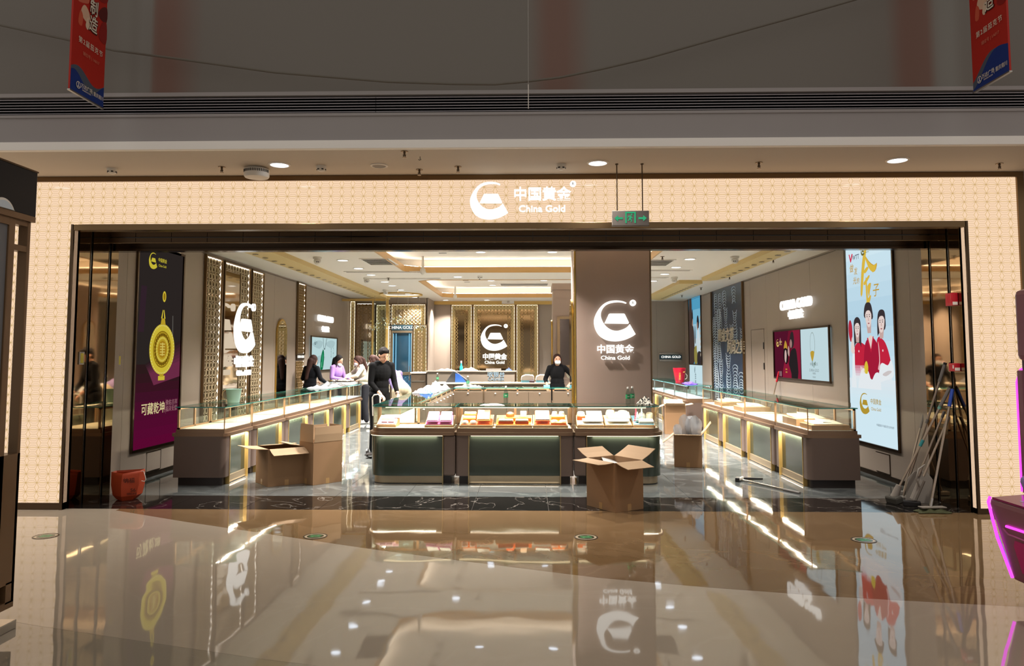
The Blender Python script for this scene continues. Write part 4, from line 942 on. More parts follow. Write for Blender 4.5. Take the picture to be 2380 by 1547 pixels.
# turret cameras
def make_cam():
    r = thing('ceiling_camera', 'x', 'camera')
    MB().lathe([(.07, 0), (.07, -.03), (.055, -.04), (0, -.04)], (0,0,0), M_plastic, 20).build('base', r, smooth=40, local=True)
    MB().ell((0, -.01, -.07), (.058, .058, .055), M_plastic, 16, 10).build('dome', r, smooth=60, local=True)
    MB().cyl((0, -.045, -.08), (0, -.07, -.088), .03, .028, M_plastic, 16).build('face', r, local=True)
    for x in (-.012, .014): MB().cyl((x, -.068, -.087), (x, -.0725, -.089), .009, .009, M_dark, 10).build('lens', r, local=True)
    return r
c0 = make_cam(); first = True
for x, y, lab, a in ((-3.45, 11.95, 'white turret camera over left gold tray, first from the entrance', 20), (-3.35, 15.2, 'white turret camera over left gold tray, second from the entrance', 20), (-3.5, 18.0, 'white turret camera over left gold tray, third from the entrance', 20), (3.35, 12.0, 'white turret camera beside right gold tray, first from the entrance', -20), (3.0, 15.2, 'white turret camera beside right gold tray, second from the entrance', -20), (2.75, 18.0, 'white turret camera beside right gold tray, third from the entrance', -20)):
    o = c0 if first else copy_tree(c0); first = False
    move(o, (x, y, ZC), R(a)); o['label'] = lab; o['group'] = 'turret cameras'
for x, y, lab in ((-2.0, 13.9, 'white drop shaped dome camera at corner of the front coffer'), (-2.0, 20.1, 'white drop shaped dome camera at corner of the rear coffer')):
    r = thing('dome_camera', lab, 'camera', (x, y, ZC+.1), group='dome cameras')
    MB().cyl((x, y, ZC+.27), (x, y, ZC+.02), .02, .03, M_plastic, 12).build('stem', r); MB().lathe([(.05, .0), (.055, -.05), (.03, -.1), (0, -.115)], (x, y, ZC+.03), M_plastic, 16).build('dome', r, smooth=60)
# projector bracket near the beam over the back screens
r = thing('ceiling_device', 'small white twin device on trim over the back wall emblem', 'device', (-.62, 21.7, 3.2))
MB().box(-.78, -.42, 21.6, 21.8, 3.11, 3.2, M_plastic).build('body', r, bevel=.008); MB().box(-.62, -.56, 21.58, 21.6, 3.12, 3.17, M_steel).build('lens', r)
# exit sign on two rods
r = thing('exit_sign', 'grey hanging exit sign with green running figure and arrows', 'exit sign', (1.015, 7.3, 2.95))
MB().box(.832, 1.198, 7.285, 7.315, 2.878, 3.03, mat('exit_grey', '#6f6862', .4)).build('body', r, bevel=.003)
MB().box(.83, 1.2, 7.283, 7.317, 2.876, 2.882, M_bronze2).build('edge', r)
G_ = glow('exit_green', '#3fbf85', .75); gb = MB(); O = (.832, 7.2845, 2.878)
def gp(poly, off=.0006, m=G_): gb.flat(poly, Vector(O)+Vector((0, -off, 0)), X_, Z_, m)
for s_ in (-1, 1):
    c = .183 + s_*.112
    gp([(c+s_*.048, .076), (c+s_*.012, .106), (c+s_*.012, .086), (c-s_*.035, .086), (c-s_*.035, .066), (c+s_*.012, .066), (c+s_*.012, .046)])
gp([(.13,.028),(.145,.028),(.145,.125),(.22,.125),(.22,.028),(.235,.028),(.235,.14),(.13,.14)])
gp(circ(.192, .112, .0085, 10)); gp([(.17,.1),(.188,.102),(.196,.085),(.206,.078),(.203,.072),(.19,.08),(.186,.07),(.196,.056),(.192,.038),(.184,.038),(.187,.053),(.176,.062),(.166,.05),(.152,.05),(.152,.057),(.163,.058),(.172,.09),(.162,.088),(.158,.078),(.151,.08),(.157,.096)])
gb.build('pictogram', r)
for x in (.885, 1.137): MB().cyl((x, 7.3, 3.03), (x, 7.3, ZM), .006, .006, M_bronze2, 8).cyl((x, 7.3, ZM-.01), (x, 7.3, ZM), .016, .016, M_bronze2, 10).build('rod', r)
# ================================================================= jewellery counters
M_body = mat('counter_taupe', '#6a5950', .38, spec=.4, var=.04)
M_kick = mat('counter_kick_dark', '#2a2320', .4)
M_ledge = mat('counter_ledge_bronze', '#8a705a', .3, metal=.55)
M_green = mat('green_back_painted_glass', '#384036', .1, spec=.6)
M_deck = mat('deck_cream', '#f2e6d0', .6)
M_deckc = mat('deck_cool', '#dcebf2', .6)
M_top = glassmat('counter_top_glass', '#eef4f0', .01, 1.5)
M_edge = mat('glass_edge_teal', '#2f8a80', .12, spec=.8, emit=.04, ecol='#2f8a80')
M_kickp = mat('kick_champagne', '#a8977c', .35, metal=.5); M_jamb = mat('jamb_bronze', '#a08a62', .35, metal=.6)
M_wood = mat('champagne_profile', '#c49a72', .35, metal=.35)
M_draw = mat('drawer_bronze_board', '#57493a', .4, var=.03)
M_pane = glassmat('vitrine_glass', '#f9fbf9', .012, 1.42)
def outline(L, D, rL, rR, i=0., n=7):
    x0, x1, y0, y1 = i, L-i, i, D-i; p = []
    rL, rR = max(rL-i, .004), max(rR-i, .004)
    for k in range(n+1):
        t = math.pi + math.pi/2*k/n; p.append((x0+rL+rL*math.cos(t), y0+rL+rL*math.sin(t)))
    for k in range(n+1):
        t = 1.5*math.pi + math.pi/2*k/n; p.append((x1-rR+rR*math.cos(t), y0+rR+rR*math.sin(t)))
    return p + [(x1, y1), (x0, y1)]
def wall_strip(b, pts, pin, z0, z1, m):
    n = len(pts)
    vs = [(x, y, z0) for x, y in pts] + [(x, y, z1) for x, y in pts] + [(x, y, z0) for x, y in pin] + [(x, y, z1) for x, y in pin]
    fs = []
    for i in range(n-1): fs += [(i, i+1, n+i+1, n+i), (2*n+i+1, 2*n+i, 3*n+i, 3*n+i+1), (n+i, n+i+1, 3*n+i+1, 3*n+i), (i+1, i, 2*n+i, 2*n+i+1)]
    return b.add(vs, fs, m)
SHOW = (1, .88, .72); COOL = (.62, .84, 1.0)
def counter(label, group, L, loc, rz, D=.6, rL=.07, rR=.07, wrap=None, cool=False, drawers=0, vr=None, power=8.5, pl=7., ends=(True, True), fill=True):
    r = thing('display_counter', label, 'display counter', group=group)
    z1, zl, zp, zt = .60, .64, .685, .95
    kw = dict(local=True)
    a0, a1 = .16, L-.16
    if wrap == 'L': a0 = None
    if wrap == 'R': a1 = None
    o = outline(L, D, rL, rR)
    if wrap is None:
        k = 8; poly = o[:k] + [(a0, 0), (a0, .06), (a1, .06), (a1, 0)] + o[k:]
        MB().prism(poly, .10, z1, M_body).build('body', r, smooth=30, **kw)
        MB().prism(outline(L, D, rL, rR, .045), 0, .10, M_kick).build('plinth', r, smooth=30, **kw)
        bx(r, 'green_panel', a0+.012, a1-.012, .04, .06, .10, .592, M_green, **kw)
        for a in (a0, a1-.012): bx(r, 'jamb', a, a+.012, -.006, .06, 0, z1, M_goldp if pl > 3 else M_jamb, **kw)
        bx(r, 'kick_plate', a0+.012, a1-.012, .022, .05, .008, .10, M_kickp, **kw)
        bx(r, 'light_strip', a0+.03, a1-.03, .012, .022, .590, .597, M_led, **kw)
        area('panel_lamp', ((a0+a1)/2, .02, .585), a1-a0-.06, .02, pl, SHOW, (R(12), 0, 0), r)
        area('toe_lamp', ((a0+a1)/2, .012, .03), a1-a0-.06, .015, .22, SHOW, (R(35) if False else 0, 0, 0), r)
    else:
        q0, q1 = (0, L-.16) if wrap == 'L' else (.16, L)
        i1 = outline(L, D, rL, rR, .02)
        MB().prism(outline(L, D, rL, rR, .022), .10, z1, M_body).build('body', r, smooth=30, **kw)
        MB().prism(outline(L, D, rL, rR, .06), 0, .10, M_kick).build('plinth', r, smooth=30, **kw)
        def path(i):
            o_ = outline(L, D, rL, rR, i)
            return [o_[-1]] + o_[:8] + [(L-.16, i)] if wrap == 'L' else [(.16, i)] + o_[8:16] + [o_[16]]
        b = MB(); wall_strip(b, path(0.004), path(.022), .10, .592, M_green); b.build('green_panel', r, smooth=30, **kw)
        b = MB(); wall_strip(b, path(.04), path(.06), .008, .10, M_kickp); b.build('kick_plate', r, smooth=30, **kw)
        e0, e1 = (L-.15, L) if wrap == 'L' else (0, .15)
        bx(r, 'corner_column', e0, e1, 0, .1, .10, z1, M_body, bevel=.02, **kw)
        bx(r, 'jamb', *((L-.162, L-.15) if wrap == 'L' else (.15, .162)), -.004, .05, 0, z1, M_jamb, **kw)
        b = MB(); wall_strip(b, path(-.012), path(-.004), .592, .599, M_led); b.build('light_strip', r, **kw)
        area('panel_lamp', ((L-.16)/2 if wrap == 'L' else (L+.16)/2, -.012, .585), L-.3, .02, 1.6, SHOW, (R(8), 0, 0), r)
    lo_ = outline(L, D, rL+.03, rR+.03, -.03)
    lo_ = [(max(x, 0.) if wrap != 'L' else x, y) for x, y in lo_]; lo_ = [(min(x, L) if wrap != 'R' else x, y) for x, y in lo_]
    MB().prism(lo_, z1, zl, M_ledge).build('ledge', r, smooth=30, bevel=.008, **kw)
    vr = vr or (.012, .012)
    MB().prism(outline(L, D, vr[0], vr[1], .012), zl, zp, M_ledge).build('display_base', r, smooth=30, bevel=.004, **kw)
    MB().prism(outline(L, D-.04, vr[0], vr[1], .03), zp, zp+.006, M_deckc if cool else M_deck).build('deck', r, **kw)
    go, gi = outline(L, D, vr[0], vr[1], .014), outline(L, D, vr[0], vr[1], .022)
    b = MB(); wall_strip(b, [go[-1]] + go[:17], [gi[-1]] + gi[:17], zp, zt, M_pane); b.build('glass_wall', r, smooth=30, **kw)
    MB().prism(outline(L, D, vr[0], vr[1], .004), zt, zt+.012, M_top, M_edge).build('glass_top', r, smooth=30, **kw)
    for x in (.018, L-.026):
        if (x < L/2 and rL < .1) or (x > L/2 and rR < .1): bx(r, 'corner_profile', x, x+.008, .012, .024, zp, zt, M_steel if cool else M_wood, **kw)
    # staff-side frame and doors
    y = D-.028; fb = MB()
    for x in [.014] + [L*k/2-.016 for k in (1,)] + [L-.044]: fb.box(x, x+.03, y-.02, y, zp, zt, M_steel if cool else M_wood)
    fb.box(.014, L-.014, y-.02, y, zt-.022, zt, M_steel if cool else M_wood).box(.014, L-.014, y-.02, y, zp, zp+.02, M_steel if cool else M_wood).build('rear_frame', r, **kw)
    for x0, x1 in ((.046, L/2-.018), (L/2+.016, L-.046)): bx(r, 'rear_door', x0, x1, y-.012, y-.006, zp+.02, zt-.022, M_pane, **kw)
    bx(r, 'light_bar', max(.05, vr[0]), L-max(.05, vr[1]), .026, .038, zt-.012, zt-.002, glow('bar_cool', '#c8ecff', 4.) if cool else (glow('bar_warm', '#ffe3b4', 3.) if pl < 3 else glow('bar_warm_soft', '#ffe3b4', 1.2)), **kw)
    area('showcase_lamp', (L/2, .07, zt-.015), L-.12, .05, power*L*(1.3 if cool else 1.), COOL if cool else SHOW, (R(20), 0, 0), r)
    if drawers:
        bx(r, 'rear_board', .01, L-.01, D-.006, D+.012, .1, .90, M_draw, **kw)
        for k in range(drawers):
            x0, x1 = .02+(L-.04)*k/drawers+.004, .02+(L-.04)*(k+1)/drawers-.004
            d = bx(r, 'drawer', x0, x1, D+.012, D+.028, .14, .885, M_draw, bevel=.003, **kw)
            MB().ell(((x0+x1)/2, D+.042, .855), (.016, .016, .012), M_white, 10, 6).build('knob', d, smooth=60, **kw)
    return move(r, loc, rz)
G1 = 'display counters along the left wall'; G2 = 'display counters along the right wall'; G3 = 'display counters of the centre island'; G4 = 'cool lit display counters at the rear right'
yl = [9.13, 10.06, 11.40, 12.72, 14.05, 15.36, 16.66]
for k in range(6):
    counter('taupe and green glass display counter by left wall, %s' % ('first, end panel facing entrance' if k == 0 else '%s back from the entrance' % ORD[k]), G1, yl[k+1]-yl[k], (-3.74, yl[k], 0), R(90), D=.63, cool=(k == 5))
yr = [9.12, 10.32, 11.76, 13.18, 14.58]
for k in range(4):
    counter('taupe and green glass display counter by right wall, %s' % ('first, end panel facing entrance' if k == 0 else '%s back from the entrance' % ORD[k]), G2, yr[k+1]-yr[k], (3.37, yr[k+1], 0), R(-90), D=.62)
yc = [15.76, 17.1, 18.45, 19.8, 21.1]
for k in range(4):
    counter('display counter lit cool blue-white at rear right, %s' % ('first, end panel facing entrance' if k == 0 else '%s back' % ORD[k]), G4, yc[k+1]-yc[k], (3.32, yc[k+1], 0), R(-90), D=.55, cool=True, power=10)
counter('front island display counter with rounded left corner and pink trays', G3, 1.085, (-2.0, 9.33, 0), 0, rL=.2, rR=.05, wrap='L', vr=(.2, .012), power=4.5, pl=1.6)
counter('middle front island display counter full of orange trays', G3, 1.475, (-.913, 9.33, 0), 0, rL=.05, rR=.05, power=4.5, pl=1.6)
counter('front island display counter with rounded right corner and white trays', G3, 1.10, (.567, 9.33, 0), 0, rL=.05, rR=.2, wrap='R', vr=(.012, .2), power=4.5, pl=1.6)
for k, (a, b_) in enumerate(((9.95, 11.45), (11.45, 12.95), (12.95, 14.45))):
    counter('left flank island display counter, %s behind the rounded corner' % ORD[k], G3, b_-a, (-2.0, b_, 0), R(-90), D=.52, drawers=3)
counter('rear island display counter with drawers, left of the bronze post', G3, .60, (-.88, 15.1, 0), R(180), D=.55, drawers=1, cool=False)
counter('rear island display counter with drawers, middle', G3, 1.33, (.45, 15.1, 0), R(180), D=.55, drawers=3)
counter('rear island display counter with drawers, beside the pillar', G3, .62, (1.08, 15.1, 0), R(180), D=.55, drawers=1)
# storage row before the cashier, and the cashier's desk
r = thing('drawer_cabinet', 'low bronze storage cabinet with drawers in front of the cashier desk', 'cabinet', (-1.0, 18.0, 0))
bx(r, 'body', -2.3, .6, 18.0, 18.5, .06, .90, M_draw); bx(r, 'top', -2.33, .63, 17.96, 18.54, .90, .935, M_deck, bevel=.004); bx(r, 'plinth', -2.28, .58, 18.02, 18.48, 0, .06, M_kick)
for k in range(6):
    d = bx(r, 'drawer', -2.29+.48*k, -1.82+.48*k, 17.98, 18.0, .1, .885, M_draw, bevel=.003)
    MB().ell((-2.055+.48*k, 17.965, .84), (.016, .016, .012), M_white, 8, 6).build('knob', d, smooth=60)
r = thing('cashier_desk', 'raised taupe cashier desk with white lettering before back wall', 'desk', (-1.5, 19.6, 0))
bx(r, 'front_board', -2.66, -.36, 19.5, 19.56, 0, 1.16, mat('desk_taupe', '#6f6559', .4)); bx(r, 'counter_top', -2.70, -.32, 19.46, 19.85, 1.16, 1.19, mat('desk_top', '#7d7468', .3), bevel=.004)
bx(r, 'desk', -2.66, -.36, 19.56, 20.1, .0, .75, M_body); bx(r, 'side_board', -2.66, -2.6, 19.56, 20.1, .75, 1.16, M_body)
text('lettering', '收银台', .155, (-.85, 19.495, 1.09), X_, Z_, glow('cashier_letter', '#cfeaf5', 1.), r, ext=.004, off=.01)
text('lettering', 'CASHIER', .105, (-.85, 19.495, .97), X_, Z_, glow('cashier_letter', '#cfeaf5', 1.), r, ext=.004, off=.01, sp=1.05)
r = thing('drawer_cabinet', 'dark low shelf cabinet at left end of the cashier desk', 'cabinet', (-3.0, 19.9, 0))
bx(r, 'body', -3.1, -2.72, 19.6, 20.3, 0, 1.12, M_draw); bx(r, 'shelf', -3.08, -2.74, 19.585, 19.6, .9, .93, M_steel); bx(r, 'top', -3.12, -2.70, 19.57, 20.32, 1.12, 1.15, M_deck)
# --------------------------------------------------------------- trays and goods
M_pink = mat('tray_pink', '#eec3cf', .6); M_mag = mat('tray_magenta', '#c0508f', .5); M_or = mat('tray_orange', '#ee7f1e', .5); M_or2 = mat('tray_deep_orange', '#d95f1e', .5)
M_pad = mat('pad_white', '#e9dfd0', .7); M_cream = mat('pad_cream', '#f0e3c6', .7); M_box = mat('riser_wood', '#c4996f', .45, metal=.2)
DZ = .6915
def display_tray(label, x, y, w_, d_, base, board_m, items, z=DZ, group='jewellery trays in the island showcases', rz=0., bh=.03):
    r = thing('display_tray', label, 'display tray', group=group); kw = dict(local=True)
    rise = .10; tl = math.atan2(rise, d_)
    def tilt(b):
        M = Matrix.Translation((0, 0, bh)) @ Matrix.Rotation(tl, 4, 'X') @ Matrix.Translation((0, 0, -bh))
        b.v = [M @ v for v in b.v]; return b
    MB().prismp([(0, 0), (d_, 0), (d_, bh+rise), (0, bh)], (w_/2, 0, 0), Y_, Z_, -w_, base).build('riser', r, bevel=.002, **kw)
    tilt(MB().box(-w_/2+.012, w_/2-.012, .01, d_-.01, bh, bh+.008, board_m)).build('board', r, **kw)
    for it in items:
        k_, a, b_, sx, sy, h, m = it[:7]
        z0 = bh+.008
        if k_ == 'b': tilt(MB().box(a-sx/2, a+sx/2, b_-sy/2, b_+sy/2, z0, z0+h, m)).build('pad', r, bevel=.006, **kw)
        elif k_ == 't': # pad tilted toward the front
            tilt(MB().obox((a, b_, z0+h), (sx, sy, .014), m, rot=(R(it[7]*.6), 0, 0))).build('tilted_pad', r, bevel=.004, **kw)
        elif k_ == 'r': tilt(MB().lathe([(sx/2, 0), (sx/2, h*.6), (sx/2-.01, h), (0, h)], (a, b_, z0), m, 20)).build('round_pad', r, smooth=40, **kw)
    return move(r, (x, y, z), rz)
display_tray('low pink tray with two small boxes, left in the rounded showcase', -1.80, 9.40, .25, .30, M_box, M_pink, [('b', -.03, .07, .075, .05, .022, M_pink), ('b', .055, .07, .075, .05, .022, M_pink), ('b', .0, .15, .16, .05, .03, M_pad), ('b', .04, .22, .2, .06, .03, M_pink)])
display_tray('magenta edged tray with two tilted white pads, right in rounded showcase', -1.13, 9.38, .36, .34, M_box, M_mag, [('t', -.082, .13, .15, .22, .05, M_mag, 20), ('t', .082, .13, .15, .22, .05, M_mag, 20), ('t', -.082, .135, .135, .2, .062, M_pad, 20), ('t', .082, .135, .135, .2, .062, M_pad, 20)])
display_tray('orange tray with white oval cushions at left of the middle showcase', -.66, 9.37, .42, .40, M_box, M_or2, [('r', -.14, .06, .08, .07, .03, M_pad), ('r', -.04, .06, .08, .07, .03, M_pad), ('b', -.09, .15, .16, .09, .045, M_or), ('b', -.09, .15, .15, .06, .06, M_pad), ('b', -.09, .27, .16, .1, .06, M_or), ('b', -.09, .27, .15, .06, .075, M_pad), ('t', .09, .17, .17, .28, .06, M_or, 15), ('t', .09, .17, .155, .25, .074, M_pad, 15)])
display_tray('orange tray with long white pads and ring boxes, centre of middle showcase', -.185, 9.37, .46, .36, M_box, M_or, [('b', -.1, .06, .19, .06, .035, M_or2), ('b', .1, .06, .17, .06, .035, M_or2), ('b', -.1, .06, .18, .05, .05, M_pad), ('b', .1, .06, .16, .05, .05, M_pad), ('b', .05, .18, .34, .11, .045, M_or), ('r', -.05, .2, .11, .09, .08, M_or2), ('r', -.05, .2, .07, .06, .09, M_cream), ('b', .12, .2, .08, .08, .1, M_cream)])
display_tray('orange tray with white board and oval cushions at right of the middle showcase', .275, 9.37, .44, .40, M_box, M_or2, [('t', -.1, .17, .19, .27, .055, M_or2, 14), ('t', -.1, .17, .175, .25, .07, M_pad, 14), ('b', .1, .17, .19, .3, .02, M_or), ('r', .05, .07, .09, .07, .035, M_pad), ('r', .155, .07, .09, .07, .035, M_pad), ('b', .1, .17, .17, .07, .06, M_or), ('b', .1, .17, .15, .055, .07, M_pad), ('r', .06, .27, .08, .07, .08, M_pad), ('r', .15, .27, .08, .07, .08, M_pad)])
display_tray('white gridded tray with an orange edged stand, left of the right showcase', .78, 9.38, .34, .36, M_box, M_pad, [('t', .03, .09, .26, .09, .03, M_pad, 10), ('t', .06, .22, .2, .2, .05, M_pad, 16), ('b', -.11, .22, .1, .12, .05, M_or2), ('r', -.11, .22, .11, .1, .085, M_pad)])
display_tray('white gridded tray with pale heaped cards, middle of the right showcase', 1.13, 9.38, .34, .36, M_box, M_cream, [('t', .0, .08, .28, .07, .03, M_pad, 10), ('t', .02, .2, .28, .16, .055, M_cream, 18), ('r', -.08, .27, .12, .1, .09, M_cream), ('r', .08, .27, .14, .1, .08, M_pad)])
display_tray('blue tray with red striped box and round pads, right of the right showcase', 1.45, 9.40, .28, .32, M_box, mat('tray_blue', '#8fc3dd', .5), [('b', .03, .07, .19, .07, .03, mat('tray_coral', '#d97c62', .5)), ('b', .03, .08, .19, .1, .034, M_pad), ('r', .0, .23, .09, .08, .06, M_pad), ('r', .1, .24, .1, .08, .06, M_cream)])
def tree(label, x, y, h, m):
    r = thing('paper_tree', label, 'decoration', group='small trees in the right showcase')
    MB().lathe([(.03, 0), (.03, .006), (.004, .01), (.004, .02)], (0,0,0), m, 8).build('stand', r, local=True)
    b = MB()
    for k in range(4):
        z = .02 + k*h*.22; rr = .028*(1-k*.2); b.lathe([(rr, z), (rr*.4, z+h*.2), (.0, z+h*.3)], (0,0,0), m, 7)
    b.build('branches', r, local=True); move(r, (x, y, DZ+.075))
tree('tiny red paper tree in the right island showcase', 1.365, 9.52, .16, mat('tree_red', '#d2354f', .5)); tree('small pale green paper tree right of the red one', 1.44, 9.54, .17, mat('tree_mint', '#a9d6cc', .5)); tree('smallest pale green paper tree before the red one', 1.375, 9.47, .11, mat('tree_mint', '#a9d6cc', .5))
# right row: wooden risers with cream boards
for lab, x, y0, y1, h in (('long wooden riser with cream necklace board at near end of right showcase', 3.66, 9.16, 9.55, .06), ('wooden riser with cream board, second in right showcase', 3.66, 9.68, 10.2, .09), ('wooden riser with cream board in third right counter', 3.66, 12.1, 12.6, .07), ('wooden riser with cream board in fourth right counter', 3.66, 13.4, 13.9, .07)):
    r = thing('display_tray', lab, 'display tray', (x, y0, DZ), group='wooden risers in the right showcases')
    bx(r, 'riser', x-.22, x+.24, y0, y1, DZ, DZ+h, M_box, bevel=.003)
    MB().obox((x, (y0+y1)/2, DZ+h+.014), (.36, (y1-y0)*.8, .02), M_cream, rot=(R(4), 0, 0)).build('cream_board', r, bevel=.004)
    MB().obox((x+.05, (y0+y1)/2+.03, DZ+h+.03), (.2, (y1-y0)*.5, .014), M_pad, rot=(R(8), R(5), R(8))).build('card', r, bevel=.003)
# ================================================================= cartons, bottles, cleaning tools and other loose things
M_card = mat('cardboard', '#92704f', .75, var=.06, vscale=4); M_cardi = mat('cardboard_inside', '#a98c6c', .8, var=.05, vscale=5); M_tape = mat('packing_tape', '#b08a5c', .25)
def carton(label, near, rz, w_, d_, h, flaps, fl=.2, tape=True, fill=None):
    """open carton: near = position of its left-front bottom corner, flaps = outward angle of front, right, back and left flap"""
    r = thing('cardboard_carton', label, 'carton', group='open cardboard cartons'); t = .006; kw = dict(local=True)
    b = MB()
    b.box(0, w_, 0, t, 0, h, M_card).box(0, w_, d_-t, d_, 0, h, M_card).box(0, t, t, d_-t, 0, h, M_card).box(w_-t, w_, t, d_-t, 0, h, M_card).box(t, w_-t, t, d_-t, .002, .01, M_cardi)
    b.build('body', r, **kw)
    edges = [((0, 0), (1, 0), (0, -1), w_), ((w_, 0), (0, 1), (1, 0), d_), ((w_, d_), (-1, 0), (0, 1), w_), ((0, d_), (0, -1), (-1, 0), d_)]
    for (p, u, n, L), a in zip(edges, flaps):
        if a is None: continue
        a_, f_ = (a if isinstance(a, tuple) else (a, fl)); a_ = R(a_)
        P = Vector((p[0], p[1], h)); U = Vector((u[0], u[1], 0)); V = Vector((n[0]*math.sin(a_), n[1]*math.sin(a_), math.cos(a_)))
        b = MB(); N = U.cross(V)
        e = .012
        ptsA = [P+U*e, P+U*(L-e), P+U*(L-e*1.4)+V*f_, P+U*e*1.4+V*f_]
        mid = [P+U*e+V*f_*.5+N*.004, P+U*(L-e)+V*f_*.5+N*.004]
        q = [ptsA[0], ptsA[1], mid[1], ptsA[2], ptsA[3], mid[0]]
        vs = [v - N*.0025 for v in q] + [v + N*.0025 for v in q]
        b.add(vs, [(5,2,1,0),(4,3,2,5),(6,7,8,11),(11,8,9,10)] + [(i, (i+1) % 6, 6+(i+1) % 6, 6+i) for i in range(6)], M_cardi)
        b.build('flap', r, **kw)
    if tape:
        bx(r, 'tape', w_/2-.025, w_/2+.025, -.0008, 0, h*.0+.002, .07, M_tape, **kw)
        bx(r, 'tape', -.0008, 0, d_/2-.025, d_/2+.025, .002, .07, M_tape, **kw)
        bx(r, 'tape', w_, w_+.0008, d_/2-.025, d_/2+.025, .002, .07, M_tape, **kw)
    return move(r, (near[0], near[1], 0.001), rz)
front = carton('large open carton with spread flaps on the black threshold, nearest the camera', (.879, 7.676), R(34), .385, .46, .50, [104, (62, .22), (66, .2), (92, .2)], .19)
mb = MB()   # crumpled paper lining inside the front carton
for k in range(4): mb.obox((.16+.03*k, .2+.05*k, .43+.01*(k % 2)), (.26, .2, .004), mat('liner_paper', '#c9c6c2', .8), rot=(R(14*k-20), R(9-7*k), R(20*k)))
mb.build('paper_liner', front, local=True)
carton('open carton with drooping flaps, left of the tall carton', (-3.17, 9.06), R(38), .47, .46, .452, [(112, .17), (-78, .2), (-84, .2), (84, .24)], .2)
carton('tall carton with flaps standing straight up beside left counters', (-2.656, 9.19), R(48), .42, .325, .52, [(2, .19), (3, .19), (1, .185), (-2, .22)], .19)
pc = carton('open carton stuffed with clear plastic sleeves by right counters', (2.09, 10.81), R(-11), .39, .33, .46, [(86, .12), (38, .22), None, (128, .2)], .18)
carton('far open carton behind the rounded right island corner', (2.78, 15.3), R(-6), .42, .36, .58, [(70, .14), (80, .16), (50, .15), (110, .15)], .15)
def plastic_mat():
    m = bpy.data.materials.new('clear_plastic_film'); m.use_nodes = True; t = m.node_tree; t.nodes.clear()
    tr = t.nodes.new('ShaderNodeBsdfTransparent'); tr.inputs[0].default_value = (.93, .95, .96, 1)
    gl = t.nodes.new('ShaderNodeBsdfGlossy'); gl.inputs['Roughness'].default_value = .12
    di = t.nodes.new('ShaderNodeBsdfDiffuse'); di.inputs[0].default_value = (.85, .86, .88, 1)
    m1 = t.nodes.new('ShaderNodeMixShader'); m1.inputs[0].default_value = .38
    m2 = t.nodes.new('ShaderNodeMixShader'); lw = t.nodes.new('ShaderNodeLayerWeight'); lw.inputs[0].default_value = .5
    o = t.nodes.new('ShaderNodeOutputMaterial')
    t.links.new(tr.outputs[0], m1.inputs[1]); t.links.new(di.outputs[0], m1.inputs[2]); t.links.new(lw.outputs[1], m2.inputs[0])
    t.links.new(m1.outputs[0], m2.inputs[1]); t.links.new(gl.outputs[0], m2.inputs[2]); t.links.new(m2.outputs[0], o.inputs[0]); return m
M_film = plastic_mat()
Mpc = Matrix.Translation((2.09, 10.81, .001)) @ Matrix.Rotation(R(-11), 4, 'Z')
random.seed(3); s0 = None
for k in range(9):
    x, y = .05+.29*((k*37) % 9)/8, .06+.2*((k*53) % 9)/8
    r = thing('plastic_sleeve', 'clear crinkled plastic sleeve standing in the carton by right counters', 'plastic sleeve', group='plastic sleeves in the carton')
    b = MB(); h = random.uniform(.44, .62); w_ = random.uniform(.05, .08); vs = []; n, m_ = 4, 9
    for j in range(m_):
        for i in range(n+1):
            tx = (i/n-.5)*2; wz = 1 if j < m_-1 else .8
            vs.append((tx*w_*wz, .018*math.sin(i*2.1+j*.9+k)+.012*math.cos(j*1.7), h*j/(m_-1)-(.03 if j == m_-1 and abs(tx) > .8 else 0)))
    b.add(vs, [(j*(n+1)+i, j*(n+1)+i+1, (j+1)*(n+1)+i+1, (j+1)*(n+1)+i) for j in range(m_-1) for i in range(n)], M_film)
    b.add([(a, c+.012, z) for a, c, z in vs], [(j*(n+1)+i, j*(n+1)+i+1, (j+1)*(n+1)+i+1, (j+1)*(n+1)+i) for j in range(m_-1) for i in range(n)], M_film)
    b.build('film', r, smooth=80, local=True)
    p = Mpc @ Vector((x, y, .12)); move(r, p, rot=(R(random.uniform(-12, 12)), R(random.uniform(-13, 13)), R(random.uniform(-40, 40))))
def heap(name, label, cat, c, sx, sy, h, m, seed, n=16, group=None, fold=3.):
    """crumpled sheet lying in a heap"""
    random.seed(seed); ph = [random.uniform(0, 6.28) for _ in range(8)]; vs = []
    for j in range(n+1):
        for i in range(n+1):
            u, v = i/n*2-1, j/n*2-1
            e = max(0, 1-max(abs(u), abs(v))**2.2)
            z = h*e*(.55+.3*math.sin(fold*2.3*u+ph[0]+2*math.sin(3*v+ph[1]))+.25*math.sin(fold*2.9*v+ph[2]+1.5*math.sin(4*u+ph[3]))+.12*math.sin(11*u+9*v+ph[4]))
            jx = .08*math.sin(5*v+ph[5]+3*u); jy = .08*math.sin(5*u+ph[6]+3*v)
            vs.append((c[0]+sx*(u+jx*(1-e*.5)), c[1]+sy*(v+jy*(1-e*.5)), c[2]+max(.002, z)))
    fs = [(j*(n+1)+i, j*(n+1)+i+1, (j+1)*(n+1)+i+1, (j+1)*(n+1)+i) for j in range(n) for i in range(n)]
    b = MB().add(vs, fs, m); o = b.build(name, smooth=50)
    s = o.modifiers.new('thickness', 'SOLIDIFY'); s.thickness = .0015
    return tag(o, label, cat, group)
ZG = .9635
M_wfilm = mat('white_wrap_film', '#c3c6ca', .25, spec=.7, trans=0)
heap('plastic_wrap', 'crumpled clear plastic wrap on left counters before the staff', 'plastic wrap', (-4.05, 15.2, ZG), .26, .5, .10, M_film, 5)
